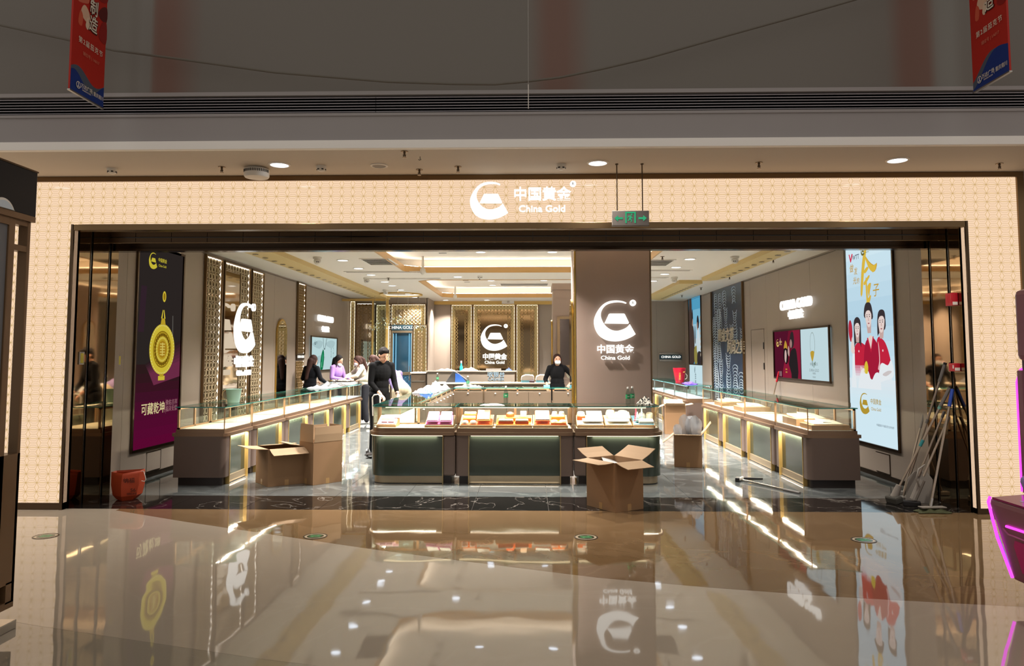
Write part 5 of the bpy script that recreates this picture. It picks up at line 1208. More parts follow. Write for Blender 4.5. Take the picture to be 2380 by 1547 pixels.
heap('plastic_wrap', 'white crumpled plastic wrap on last left counter beside the trays', 'plastic wrap', (-4.05, 14.35, ZG), .2, .25, .06, M_wfilm, 6)
heap('plastic_wrap', 'large white plastic heap on the left flank of the island, rear corner', 'plastic wrap', (-1.74, 13.9, ZG), .22, .45, .14, M_wfilm, 8)
heap('plastic_wrap', 'flat white plastic bag heap on the left flank of island nearer front', 'plastic wrap', (-1.76, 12.9, ZG), .19, .32, .10, M_wfilm, 11)
heap('plastic_wrap', 'loose clear plastic strewn over rear island counter, left end', 'plastic wrap', (-1.2, 14.82, ZG), .26, .2, .07, M_film, 12)
heap('folded_cloth', 'purple cloth lying flat on cool lit counter', 'cloth', (3.60, 16.7, ZG), .12, .32, .05, mat('purple_cloth', '#4a2f9a', .7), 14)
heap('patterned_cloth', 'crumpled black and white patterned cloth on the right front island showcase', 'cloth', (1.50, 9.66, ZG), .10, .10, .10, None or (lambda: (lambda m: m)(mat('leopard_base', '#e8e2d2', .8)))(), 15)
def leopard():
    m = MT['leopard_base']; t = m.node_tree; b = t.nodes['Principled BSDF']
    tc = t.nodes.new('ShaderNodeTexCoord'); v = t.nodes.new('ShaderNodeTexNoise'); v.inputs['Scale'].default_value = 38; v.inputs['Detail'].default_value = 1
    cr = t.nodes.new('ShaderNodeValToRGB'); cr.color_ramp.interpolation = 'CONSTANT'
    cr.color_ramp.elements[0].color = (.02, .02, .018, 1); cr.color_ramp.elements[1].position = .5; cr.color_ramp.elements[1].color = (.75, .72, .62, 1)
    t.links.new(tc.outputs['Object'], v.inputs[0]); t.links.new(v.outputs['Fac'], cr.inputs[0]); t.links.new(cr.outputs[0], b.inputs['Base Color'])
leopard()
heap('blue_bag', 'blue plastic bag on left flank of the island before the white heap', 'bag', (-1.70, 12.35, ZG), .10, .12, .08, mat('blue_bag', '#3f6fb5', .35), 17)
heap('folded_cloth', 'grey brown cloth crumpled on left flank of the island', 'cloth', (-1.86, 12.5, ZG), .09, .14, .06, mat('taupe_cloth', '#8a8080', .8), 18)
r = thing('tote_bag', 'black and blue tote bag slumped open on storage cabinet before cashier', 'bag', (-1.73, 18.25, .936))
MB().prismp([(0,0),(.62,0),(.24,.26),(.18,.27)], (-2.03, 18.15, .936), X_, Z_, -.2, mat('tote_black', '#23252a', .6)).build('body', r, bevel=.01)
MB().prismp([(.24,0),(.52,0),(.34,.2),(.24,.22)], (-2.03, 18.145, .937), X_, Z_, .006, mat('tote_blue', '#2f63c0', .5)).build('blue_side', r)
heap('folded_cloth', 'beige cloth and straps lying on top of the cashier desk', 'cloth', (-1.55, 19.64, 1.192), .22, .1, .09, mat('beige_cloth', '#a79a88', .8), 21)
heap('folded_cloth', 'small dark blue cloth at right end of cashier desk top', 'cloth', (-.52, 19.64, 1.192), .09, .07, .07, mat('navy_cloth', '#26365e', .8), 22)
heap('folded_cloth', 'grey jacket draped over left end of cashier desk top', 'cloth', (-2.2, 19.64, 1.192), .25, .1, .06, mat('grey_cloth', '#77726e', .8), 23)
r = thing('spray_bottle', 'teal bottle with pale cap standing on the cashier desk', 'bottle', (-1.78, 19.62, 1.19))
MB().lathe([(.04, 0), (.042, .1), (.02, .14), (.018, .2)], (-1.78, 19.62, 1.191), mat('teal_plastic', '#1f9a9a', .3), 14).build('body', r, smooth=50); MB().lathe([(.02, .2), (.02, .26), (.0, .262)], (-1.78, 19.62, 1.191), M_pink, 12).build('cap', r)
tag(bx(None, 'dark_card', -1.12, -.72, 19.57, 19.60, 1.191, 1.25, mat('checker_card', '#5f5a54', .6)), 'dark small card lying on cashier desk above its lettering', 'card')
# water bottles
M_bot = glassmat('bottle_plastic', '#dfe8e4', .03, 1.45); M_lab = mat('bottle_label_green', '#1f7d4e', .4); M_cap = mat('bottle_cap_white', '#ecebe6', .4)
def make_bottle():
    r = thing('water_bottle', 'x', 'bottle', group='water bottles')
    MB().lathe([(.001, 0), (.028, .002), (.031, .012), (.031, .06), (.029, .065), (.031, .07), (.031, .135), (.028, .15), (.022, .175), (.0135, .195), (.0125, .212)], (0,0,0), M_bot, 18).build('body', r, smooth=50, local=True)
    MB().lathe([(.0316, .078), (.0316, .132)], (0,0,0), M_lab, 18).build('label', r, smooth=50, local=True)
    text('label_mark', 'W', .03, (0, -.0322, .105), X_, Z_, M_cap, r, ext=.0003, local=True)
    MB().lathe([(.0145, .206), (.0145, .226), (.012, .229), (0, .229)], (0,0,0), M_cap, 14).build('cap', r, smooth=30, local=True)
    return r
bt = make_bottle(); first = True
for x, y, z, lab in ((1.28, 9.62, ZG, 'green label water bottle on right island showcase, front of the pair'), (1.36, 9.80, ZG, 'green label water bottle on right island showcase, rear of the pair'), (-.30, 9.86, ZG, 'green label water bottle at back edge of the middle front showcase'), (-1.20, 14.7, ZG, 'water bottle on left end of the rear island counter among plastic'), (-2.22, 18.1, .936, 'water bottle at left end of storage cabinet before the cashier')):
    o = bt if first else copy_tree(bt); first = False
    o.location = (x, y, z); o['label'] = lab
tag(MB().prism([(-.62, 9.44), (-.30, 9.44), (-.36, 9.72), (-.58, 9.74)], ZG, ZG+.002, M_white).build('paper_sheet'), 'white paper sheet lying on top of the middle front showcase', 'paper')
# mint bucket and red bucket
r = thing('bucket', 'pale mint plastic bucket standing on first left counter', 'bucket', (-4.0, 10.02, ZG))
M_mint = mat('mint_plastic', '#a9cfc2', .4)
MB().lathe([(.001, .004), (.078, .004), (.10, .172), (.107, .175), (.107, .182), (.1, .182), (.092, .172), (.074, .012), (.001, .012)], (-4.0, 10.02, ZG-.003), M_mint, 28).build('body', r, smooth=50)
MB().tube([(-4.10, 10.0, ZG+.17), (-4.135, 9.99, ZG+.14), (-4.145, 9.985, ZG+.10), (-4.13, 9.98, ZG+.06), (-4.10, 9.975, ZG+.045)], .005, mat('beige_handle', '#d9b88a', .5), 8).build('handle', r, smooth=60)
r = thing('bucket', 'tall red tapered bucket with gold writing on cool lit counter', 'bucket', (3.62, 17.9, ZG))
MB().lathe([(.001, .0), (.10, .0), (.105, .03), (.11, .035), (.155, .33), (.15, .33), (.1, .03), (.001, .03)], (3.62, 17.9, ZG), mat('red_gloss', '#c8102e', .3), 26).build('body', r, smooth=40)
MB().tube([(3.75, 17.86, ZG+.2), (3.79, 17.85, ZG+.15), (3.78, 17.85, ZG+.09), (3.74, 17.86, ZG+.06)], .012, M_plastic, 8).build('handle', r)
for k, s in enumerate('中国黄金'): text('lettering', s, .045, (3.60, 17.9-.128-.012*(3-k)*.3, ZG+.2-.042*k), X_, Z_, mat('print_gold', '#e6c25a', .4), r, ext=.001)
MB().prismp([(a*.07, b*.07) for a, b in CRES], (3.69, 17.775, ZG+.26), X_, Z_, .002, MT['print_gold']).build('printed_crescent', r)
# blue-white bins on the storage cabinet
for x, lab in ((-.02, 'white and blue rounded bin on storage cabinet, left of two'), (.34, 'white and blue rounded bin on storage cabinet, right of two beside the masked woman')):
    r = thing('plastic_bin', lab, 'bin', (x, 18.2, .936), group='bins on the storage cabinet')
    bx(r, 'base', x-.16, x+.15, 18.05, 18.35, .936, .99, mat('bin_blue', '#7fc4de', .4), bevel=.01)
    MB().prismp([(-.17,.055),(.16,.055),(.155,.15),(.12,.185),(-.06,.19),(-.15,.15)], (x, 18.05, .936), X_, Z_, -.3, M_white).build('lid', r, bevel=.012)
tag(bx(None, 'glasses_case', .02, .15, 17.98, 18.04, .936, .985, mat('dark_plum', '#3a2a33', .5), bevel=.01), 'small dark plum case before the white and blue bins', 'case')
# cord coil hanging on the rear pillar
r = thing('cord_coil', 'cream cord coil hanging on rear pillar right of the masked woman', 'cord', (.93, 16.43, 1.18))
for k in range(3): MB().tube([(.93+(.085-.02*k)*math.cos(t), 16.44-.008*k, 1.18+(.09-.02*k)*math.sin(t)) for t in [2*math.pi*q/20 for q in range(20)]], .009, mat('cream_cord', '#e0d6c0', .6), 6, closed=True).build('loop', r, smooth=60)
MB().cyl((.93, 16.47, 1.26), (.93, 16.41, 1.26), .006, .006, M_steel).build('hook', r)
# trays on the last left counter
r = thing('tray_stack', 'black rimmed tray of small white packets on last left counter among staff', 'tray', (-4.12, 16.2, ZG))
bx(r, 'lower_box', -4.42, -3.80, 15.95, 16.45, ZG, ZG+.055, M_white, bevel=.004); bx(r, 'black_tray', -4.42, -3.82, 15.96, 16.44, ZG+.056, ZG+.076, M_black, bevel=.003)
b = MB(); random.seed(9)
for k in range(26): b.obox((-4.12+random.uniform(-.26, .26), 16.2+random.uniform(-.2, .2), ZG+.083+random.uniform(0, .012)), (.08, .05, .012), M_pad if k % 4 else M_gold, rot=(random.uniform(-.2, .2), random.uniform(-.2, .2), random.uniform(0, 3)))
pk = b.build('packets', r); pk['kind'] = 'stuff'
# floor decals: round evacuation markers
G2_ = mat('decal_green', '#3f9a5c', .3, emit=.08); dcl = None
for x, y, lab in ((-4.28, 6.60, 'round floor marker with green arrow, leftmost before kiosk'), (-1.89, 6.65, 'round floor marker with green arrow, second from left'), (.505, 6.67, 'round floor marker with green arrow, third from left near big carton'), (2.906, 6.62, 'round floor marker with green arrow, rightmost before athletes poster')):
    if dcl is None:
        dcl = o = thing('floor_marker', lab, 'floor marker', group='round floor markers')
        MB().lathe([(.105, 0), (.105, .003), (.094, .004)], (0,0,0), mat('marker_ring', '#4d3f30', .3, metal=.5), 36).build('ring', o, local=True)
        MB().lathe([(.094, .002), (.073, .002)], (0,0,0), mat('marker_pale', '#c0ad92', .3), 36).build('rim_face', o, local=True)
        MB().lathe([(.073, .0025), (.0, .0025)], (0,0,0), mat('marker_dark', '#2e3a2c', .2), 36).build('disc', o, local=True)
        b = MB()
        for s_ in (1, -1): b.flat([(-.05*s_, .012*s_), (.015*s_, .012*s_), (.015*s_, .004*s_), (.058*s_, .022*s_), (.015*s_, .042*s_), (.015*s_, .032*s_), (-.05*s_, .032*s_)], (0, 0, .0032), X_, Y_, G2_)
        b.build('arrows', o, local=True)
    else: o = copy_tree(dcl, label=lab)
    o.location = (x, y, 0)
# orange carrier bag
r = thing('carrier_bag', 'orange paper carrier bag with dark print by left jamb', 'bag', (-4.48, 8.25, 0))
M_orb = mat('bag_orange', '#ac3f1c', .55, var=.08)
rows = [(.0, .085, .05), (.05, .13, .075), (.16, .15, .085), (.27, .155, .07), (.30, .158, .06)]
vs = []
for z, a, b_ in rows: vs += [(-4.49-a*.95, 8.27-b_*.4, z+.004), (-4.47, 8.23-b_, z+.001), (-4.48+a*1.0, 8.27-b_*.3, z+.02*(z > .2)), (-4.48+a, 8.3+b_, z+.02*(z > .2)+.004), (-4.49-a*.95, 8.3+b_, z+.004)]
b = MB(); b.add(vs, [(j*5+i, j*5+(i+1) % 5, (j+1)*5+(i+1) % 5, (j+1)*5+i) for j in range(4) for i in range(5)] + [(4, 3, 2, 1, 0)], M_orb)
o = b.build('body', r, smooth=20); s = o.modifiers.new('thickness', 'SOLIDIFY'); s.thickness = .002
MB().tube([(-4.33, 8.29, .30), (-4.30, 8.29, .31), (-4.28, 8.28, .27), (-4.26, 8.27, .22), (-4.275, 8.27, .20), (-4.31, 8.27, .205)], .004, M_plastic, 6).build('handle', r, smooth=60)
M_pr = mat('bag_print', '#3a1408', .6)
sd = Vector((.158, .052, 0)).normalized()
for b_, a, z, s in (('纳福', .07, .22, .06), ('56', .115, .115, .055), ('招财进宝', .105, .075, .026)): text('print', b_, s, Vector((-4.47, 8.158, z)) + sd*a, sd, Z_, M_pr, r, ext=.001)
# squeegee lying on the marble floor
r = thing('squeegee', 'black squeegee with long steel pole lying on marble floor before right counters', 'squeegee', (2.8, 9.4, 0))
MB().cyl((2.70, 9.72, .02), (3.0, 9.70, .02), .018, .014, M_black, 10).build('grip', r); MB().obox((2.66, 9.62, .028), (.055, .14, .05), M_black, rot=(0, 0, R(-20))).build('rubber_blade', r, bevel=.006)
MB().obox((2.70, 9.63, .035), (.03, .16, .03), M_white, rot=(0, 0, R(-35))).build('bracket', r, bevel=.005)
MB().cyl((2.72, 9.60, .02), (3.02, 8.98, .014), .012, .012, M_steel, 10).build('pole', r); MB().cyl((3.02, 8.98, .014), (3.13, 8.75, .014), .014, .014, mat('grip_grey', '#6f6a66', .5), 10).build('pole_grip', r)
# cleaning tools leaning in the right corner of the entrance
M_pole = mat('pole_alloy', '#b3a596', .3, metal=.8); M_gg = mat('grip_grey', '#6f6a66', .5); M_teal = mat('joint_teal', '#2f8a8f', .4); M_greyp = mat('grey_plastic', '#8d857c', .5)
def pole(r, p0, p1, segs):
    p0, p1 = Vector(p0), Vector(p1)
    for nm, a, b_, rad, m in segs: MB().cyl(p0.lerp(p1, a), p0.lerp(p1, b_), rad, rad, m, 10).build(nm, r)
r = thing('mop', 'tallest mop with grey grip leaning against the right mirror jamb', 'mop', (4.15, 8.3, 0), group='cleaning tools in the right corner')
pole(r, (4.12, 8.36, .06), (4.49, 8.10, 1.52), (('pole', 0, .86, .012, M_pole), ('grip', .86, .985, .017, M_gg), ('cap', .985, 1, .018, M_black), ('collar', .55, .58, .015, M_gg)))
MB().obox((4.10, 8.36, .03), (.2, .09, .05), M_greyp, rot=(0, 0, R(20))).build('mop_head', r, bevel=.008)
r = thing('sponge_mop', 'sponge mop with teal joint and blue tipped grip, leftmost in right corner', 'mop', (3.96, 8.22, 0), group='cleaning tools in the right corner')
pole(r, (3.99, 8.21, .16), (4.49, 8.02, 1.27), (('pole', 0, .80, .012, M_pole), ('grip', .80, .985, .018, M_gg), ('hang_loop', .985, 1, .012, M_black), ('joint', .42, .48, .017, M_teal), ('upper_joint', .78, .81, .018, mat('joint_mint', '#6fa89b', .4))))
MB().cyl((3.955, 8.225, .07), (4.0, 8.205, .2), .045, .03, M_greyp, 12).build('socket', r, smooth=40); MB().obox((3.95, 8.225, .045), (.10, .17, .085), mat('sponge_dark', '#4a4740', .9), rot=(0, R(-14), R(15))).build('sponge', r, bevel=.02)
r = thing('flat_mop', 'flat mop with green cloth pad and blue grip, right in corner', 'mop', (4.12, 7.78, 0), group='cleaning tools in the right corner')
pole(r, (4.13, 7.83, .06), (4.50, 8.0, 1.25), (('pole', 0, .84, .012, M_pole), ('grip', .84, .99, .018, mat('grip_blue', '#2b4aa8', .4)), ('cap', .99, 1.0, .014, M_black), ('swivel', -.02, .06, .016, M_steel)))
o = heap('pad', None, None, (4.13, 7.79, 0.004), .17, .075, .045, mat('mop_green', '#4b4d33', .95), 33, n=14, fold=4); o.parent = r; o.matrix_parent_inverse = PM[r].inverted()
MB().obox((4.13, 7.80, .05), (.26, .08, .012), M_greyp, rot=(0, 0, R(4))).build('plate', r, bevel=.003)
r = thing('mop', 'short thin mop with hook hanger behind the others in right corner', 'mop', (4.2, 8.6, 0), group='cleaning tools in the right corner')
pole(r, (4.30, 8.72, .04), (4.585, 8.75, .94), (('pole', 0, .8, .010, M_pole), ('grip', .8, .97, .014, M_greyp)))
MB().tube([(4.585, 8.75, .94), (4.59, 8.75, .965), (4.585, 8.745, .98), (4.575, 8.74, .965)], .004, M_black, 6).build('hook', r); MB().obox((4.29, 8.72, .025), (.12, .07, .045), M_greyp).build('mop_head', r, bevel=.008)
r = thing('dustpan', 'upright grey long-handled dustpan among the mops in right corner', 'dustpan', (4.2, 8.1, 0), group='cleaning tools in the right corner')
MB().prismp([(-.13, 0), (.13, 0), (.12, .26), (.06, .34), (-.06, .34), (-.12, .26)], (4.20, 8.20, .01), (1, -.5, 0), (.12, .05, 1), .03, M_greyp).build('pan', r, bevel=.006)
pole(r, (4.20, 8.19, .3), (4.47, 8.12, 1.0), (('pole', 0, .9, .011, M_pole), ('grip', .9, 1, .015, M_gg)))
r = thing('squeeze_mop', 'squeeze mop with pale grey barrel and lever in right corner', 'mop', (4.08, 8.05, 0), group='cleaning tools in the right corner')
pole(r, (4.06, 8.06, .05), (4.46, 8.02, .95), (('pole', .3, .95, .011, M_pole), ('grip', .88, 1, .016, M_gg), ('barrel', .03, .26, .036, M_greyp)))
MB().tube([(4.12, 8.02, .22), (4.08, 8.0, .30), (4.12, 8.02, .40), (4.2, 8.05, .44)], .009, M_greyp, 8).build('lever', r, smooth=60); MB().obox((4.05, 8.05, .035), (.17, .07, .06), M_black, rot=(0, 0, R(-25))).build('sponge', r, bevel=.012)
r = thing('mop', 'mop with red grip leaning on right wall behind counters', 'mop', (4.3, 13.8, 0))
pole(r, (4.30, 13.85, .03), (4.60, 13.75, 1.30), (('pole', 0, .85, .012, M_pole), ('grip', .85, 1, .018, mat('grip_red', '#c01c30', .4)))); MB().obox((4.29, 13.86, .025), (.22, .08, .04), M_greyp).build('mop_head', r, bevel=.006)
# fire alarm boxes on the right jamb
M_red = mat('alarm_red', '#c0182c', .3)
for lab, y0, y1, z0, z1 in (('larger red fire alarm sounder, upper on right jamb', 7.86, 7.99, 2.12, 2.255), ('smaller red fire alarm call point, lower on right jamb', 7.87, 7.98, 1.43, 1.515)):
    r = thing('fire_alarm', lab, 'fire alarm', (JR, (y0+y1)/2, z0))
    bx(r, 'box', JR-.075, JR-.013, y0, y1, z0, z1, M_red, bevel=.005)
    for q in range(3 if z0 > 2 else 1): bx(r, 'ridge' if z0 > 2 else 'label', JR-.078, JR-.075, y0+.012+q*.03, y0+.032+q*.03, z0+.03, z1-.02, M_red if z0 > 2 else M_white)
    bx(r, 'front_label', JR-.072, JR-.02, y0-.001, y0, z0+.008, z0+.04, M_white)
# hanging cable with a thin drop rod across the hall
pts = [(-6.12, 6.55, 4.904), (-4.89, 6.55, 4.651), (-4.20, 6.55, 4.493), (-3.81, 6.55, 4.399), (-3.18, 6.55, 4.308), (-2.31, 6.55, 4.178), (-1.28, 6.55, 4.082), (-0.69, 6.55, 4.057), (-0.30, 6.55, 4.050), (0.00, 6.55, 4.075), (0.29, 6.55, 4.108), (0.67, 6.55, 4.185), (1.07, 6.55, 4.278), (1.84, 6.55, 4.495), (2.43, 6.55, 4.657), (2.95, 6.55, 4.805), (3.60, 6.55, 4.999), (4.17, 6.55, 5.193)]
tag(MB().tube(pts, .011, mat('cable_grey', '#6a645a', .6), 8).build('hanging_cable', smooth=60), 'thin sagging grey cable hung across the hall above the entrance', 'cable')
r = thing('drop_wire', 'thin hanging wire ending in a white rod, under the sagging cable', 'wire', (.003, 6.50, 3.815))
MB().cyl((.003, 6.50, 4.028), (.003, 6.50, 5.8), .0015, .0015, M_steel, 6).build('wire', r); MB().cyl((.003, 6.50, 3.805), (.003, 6.50, 4.028), .0035, .0035, M_white, 8).build('rod', r)
# ================================================================= people
M_skin = mat('skin', '#d9a68c', .5, spec=.3); M_hair = mat('hair_black', '#171210', .75, spec=.2); M_hairb = mat('hair_brown', '#33201b', .75, spec=.2)
M_mask = mat('mask_white', '#e9ecef', .7); M_eye = mat('eye_dark', '#1a1110', .3); M_lip = mat('lip', '#a85a52', .5)
def fuse(name, bmset, m, parent, voxel=.008, it=6):
    """fuses overlapping solids into one continuous surface"""
    me = bpy.data.meshes.new(name); me.from_pydata([tuple(v) for v in bmset.v], [], bmset.f)
    bm = bmesh.new(); bm.from_mesh(me); bmesh.ops.remove_doubles(bm, verts=bm.verts, dist=1e-5); bmesh.ops.recalc_face_normals(bm, faces=bm.faces); bm.to_mesh(me); bm.free()
    t = bpy.data.objects.new('tmp', me); C.objects.link(t)
    r_ = t.modifiers.new('r', 'REMESH'); r_.mode = 'VOXEL'; r_.voxel_size = voxel
    s = t.modifiers.new('s', 'SMOOTH'); s.factor = .5; s.iterations = it
    dg = bpy.context.evaluated_depsgraph_get(); dg.update()
    out = bpy.data.meshes.new_from_object(t.evaluated_get(dg)); bpy.data.objects.remove(t); bpy.data.meshes.remove(me)
    out.name = name; out.materials.clear(); out.materials.append(m)
    out.polygons.foreach_set('use_smooth', [True]*len(out.polygons))
    o = bpy.data.objects.new(name, out); C.objects.link(o); o.parent = parent; return o
class Cap(MB):
    def cap(s, p0, p1, r0, r1, n=12):
        p0, p1 = Vector(p0), Vector(p1)
        s.cyl(p0, p1, r0, r1, M_skin, n); s.ell(p0, r0, M_skin, n, 8); s.ell(p1, r1, M_skin, n, 8); return s
def hand(b, wrist, d, side, curl=.4, s=1.):
    """palm, four fingers of different lengths and a thumb from the palm's side"""
    wrist, d = Vector(wrist), Vector(d).normalized()
    up = Vector((0, 0, 1)) if abs(d.z) < .8 else Vector((0, -1, 0))
    sd = d.cross(up).normalized() * side; nn = d.cross(sd).normalized()
    if nn.z > 0 and abs(d.z) < .8: nn = -nn
    pm = wrist + d*.05*s
    M = Matrix((d, sd, nn)).transposed()
    vs0 = len(b.v); b.ell((0, 0, 0), (.052*s, .040*s, .017*s), M_skin, 12, 8)
    for i in range(vs0, len(b.v)): b.v[i] = pm + M @ b.v[i]
    for k, ln in enumerate((.066, .075, .070, .055)):
        p = wrist + d*.088*s + sd*(.030-.020*k)*s; q = p + (d*math.cos(curl)+nn*math.sin(curl))*ln*.5*s; e = q + (d*math.cos(curl*2)+nn*math.sin(curl*2))*ln*.5*s
        b.cap(p, q, .0092*s, .0088*s, 8); b.cap(q, e, .0088*s, .0075*s, 8)
    p = wrist + d*.03*s + sd*.034*s; q = p + (d*.7+sd*.6+nn*.2).normalized()*.035*s; e = q + (d*.95+nn*.3).normalized()*.03*s
    b.cap(p, q, .012*s, .0105*s, 8); b.cap(q, e, .0105*s, .009*s, 8)
def person(label, loc, rz, H=1.62, lean=0., head=(0., 0.), elbows=None, wrists=None, top='#222', bottom='#222', sleeve=1., hair='short', hairm=None, mask=None, shoes='#e8e6e2', skin=M_skin, legs_spread=.09, top_m=None, waist=.0, step=0., hem=0., extra=None, male=False):
    r = thing('person', label, 'person', loc, 0.)
    k = H/1.65; hip = Vector((0, 0, .92*k)); L = R(lean)
    def T(x, y, z):  # upper body point, leaned forward (toward -Y) about the hips
        p = Vector((x, y, z*k)) - hip; return hip + Vector((p.x*k if False else p.x, p.y*math.cos(L) - p.z*math.sin(L), p.y*math.sin(L) + p.z*math.cos(L)))
    sw = .172 if male else .160
    neck, chest, waistp = T(0, .0, 1.41), T(0, 0, 1.24), T(0, 0, 1.06)
    sh = {s: T(s*sw, .01, 1.36) for s in (-1, 1)}
    elbows = elbows or {s: (s*.24, .03, 1.10) for s in (-1, 1)}; wrists = wrists or {s: (s*.23, -.05, .86) for s in (-1, 1)}
    E_ = {s: Vector(elbows[s])*1 for s in (-1, 1)}; W = {s: Vector(wrists[s]) for s in (-1, 1)}
    hc = T(0, -.02, 1.525) + Vector((0, 0, 0)); Hm = Euler((R(head[0]), 0, R(head[1]))).to_matrix() @ Euler((L*.5, 0, 0)).to_matrix()
    hp = lambda x, y, z: hc + Hm @ Vector((x, y, z))
    rot = (L, 0, 0)
    hipj = {s: Vector((s*.085, .0, .90*k)) for s in (-1, 1)}; kn = {s: Vector((s*legs_spread, -.02+s*step*.5, .48*k)) for s in (-1, 1)}; an = {s: Vector((s*legs_spread, .02+s*step, .085)) for s in (-1, 1)}
    # --- body: one continuous surface
    b = Cap()
    b.ell(T(0, 0, .95), (.145, .10, .11), M_skin, 16, 10, rot); b.ell(waistp, (.125, .085, .14), M_skin, 16, 10, rot); b.ell(chest, (.138 if not male else .150, .098, .17), M_skin, 16, 10, rot)
    b.cap(T(0, .01, 1.36), hp(0, .015, -.06), .052, .048)
    b.ell(hp(0, .01, .02), (.074, .092, .10), M_skin, 20, 14, (L*.5+R(head[0]), 0, R(head[1]))); b.ell(hp(0, -.02, -.045), (.056, .066, .066), M_skin, 16, 10, (L*.5+R(head[0]), 0, R(head[1])))
    b.cap(hp(0, -.083, .012), hp(0, -.098, -.018), .010, .013, 8)
    for s in (-1, 1):
        b.ell(hp(s*.074, .012, -.005), (.012, .022, .03), M_skin, 8, 6)
        b.cap(sh[s]*.92+chest*.08, sh[s], .06, .055); b.cap(sh[s], E_[s], .048, .038); b.cap(E_[s], W[s], .037, .026)
        hand(b, W[s], W[s]-E_[s], -s if W[s].y < .1 else s, .35 if not extra else extra.get('curl', .35))
        b.cap(hipj[s], kn[s], .082, .054); b.cap(kn[s], an[s], .054, .036); b.cap(an[s]+Vector((0, .02, -.04)), an[s]+Vector((0, -.14, -.05)), .036, .030)
    fuse('body', b, skin, r, .0075, 4)
    # --- face
    for s in (-1, 1):
        MB().ell(hp(s*.030, -.079, .018), (.010, .005, .005), M_eye, 10, 6).build('eye', r, local=True, smooth=60)
        MB().ell(hp(s*.031, -.082, .040), (.017, .005, .003), M_hair, 8, 5).build('eyebrow', r, local=True)
    if not mask or mask == 'chin': MB().ell(hp(0, -.084, -.052), (.022, .007, .007), M_lip, 10, 6).build('mouth', r, local=True, smooth=60)
    if mask:
        dz = -.04 if mask is True else -.075
        m = Cap(); m.ell(hp(0, -.052, dz), (.064, .056, .052), M_mask, 16, 10, (L*.5+R(head[0]), 0, R(head[1]))); fuse('face_mask', m, M_mask, r, .007, 3)
    # --- clothes
    tm = top_m or mat('cloth_'+top[1:], top, .9, spec=.15, bump=.15, bscale=60)
    c = Cap(); g_ = .02
    c.ell(T(0, 0, .97-hem), (.165, .122, .13), tm, 16, 10, rot); c.ell(waistp, (.15, .11, .16), tm, 16, 10, rot); c.ell(chest, (.158 if not male else .170, .118, .18), tm, 16, 10, rot)
    c.cap(T(-sw*.55, .01, 1.395), T(sw*.55, .01, 1.395), .05, .05)
    for s in (-1, 1):
        c.cap(sh[s]*.9+chest*.1, sh[s], .064, .06); e = E_[s]; c.cap(sh[s], e, .058, .049)
        if sleeve > .5: c.cap(e, e.lerp(W[s], (sleeve-.5)*2*.92), .049, .039)
    fuse('top', c, tm, r, .010, 6)
    bmt = mat('cloth_'+bottom[1:], bottom, .9, spec=.15)
    c = Cap(); c.ell((0, .005, .93*k), (.16, .118, .11), bmt, 16, 10)
    for s in (-1, 1): c.cap(hipj[s], kn[s], .098, .078); c.cap(kn[s], an[s]+Vector((0, 0, .0)), .078, .068)
    fuse('trousers', c, bmt, r, .012, 6)
    for s in (-1, 1):
        c = Cap(); c.cap(an[s]+Vector((0, .035, -.045)), an[s]+Vector((0, -.15, -.048)), .042, .038); c.ell(an[s]+Vector((0, -.03, -.02)), (.042, .07, .04), M_skin, 10, 6)
        fuse('shoe', c, mat('shoe_'+shoes[1:], shoes, .5), r, .010, 3)
    # --- hair
    hm = hairm or M_hair; c = Cap(); hr = (L*.5+R(head[0]), 0, R(head[1]))
    c.ell(hp(0, .025, .045), (.086, .094, .092), hm, 20, 12, hr)
    if hair == 'short': c.ell(hp(0, .045, .0), (.079, .072, .085), hm, 16, 10, hr); c.ell(hp(0, -.03, .10), (.066, .05, .03), hm, 14, 8, hr)
    else:
        c.ell(hp(0, .05, -.02), (.084, .068, .10), hm, 16, 10, hr)
        for s in (-1, 1): c.cap(hp(s*.072, .0, .03), hp(s*.077, .02, -.08), .022, .02)
        if hair == 'long':
            c.cap(hp(0, .085, -.02), T(0, .12, 1.22), .075, .055)
            for s in (-1, 1): c.cap(hp(s*.07, .03, -.05), T(s*.10, -.055, 1.20), .035, .026)
        elif hair == 'pony': c.cap(hp(0, .10, .06), hp(0, .15, -.02), .04, .045); c.cap(hp(0, .15, -.02), T(.02, .15, 1.22), .045, .03)
        elif hair == 'back': c.cap(hp(0, .085, -.02), T(0, .125, 1.12), .07, .035)
    fuse('hair', c, hm, r, .009, 4)
    if extra and extra.get('watch'): MB().cyl(W[1].lerp(E_[1], .08), W[1].lerp(E_[1], .16), .034, .035, M_steel, 14).build('wrist_watch', r, local=True)
    return move(r, loc, rz)
person('man in black sweater and trousers stooping beside the island with a trolley handle', (-2.45, 12.2, 0), R(38), 1.74, 10, (22, 4),
       elbows={-1: (-.20, -.08, 1.15), 1: (.21, -.12, 1.15)}, wrists={-1: (-.10, -.24, .97), 1: (.20, -.26, .95)}, top='#0d0d0e', bottom='#0c0c0e', sleeve=.86, shoes='#2a2a2c', male=True, extra={'watch': True, 'curl': .8})
person('person in lavender shirt and cream trousers bending away behind the man in black', (-2.22, 13.0, 0), R(-142), 1.78, 56, (10, 0),
       elbows={-1: (-.22, -.52, 1.02), 1: (.22, -.52, 1.02)}, wrists={-1: (-.16, -.62, .82), 1: (.16, -.62, .82)}, top='#6f6286', bottom='#9f937b', sleeve=.6, hair='bob', hairm=M_hairb)
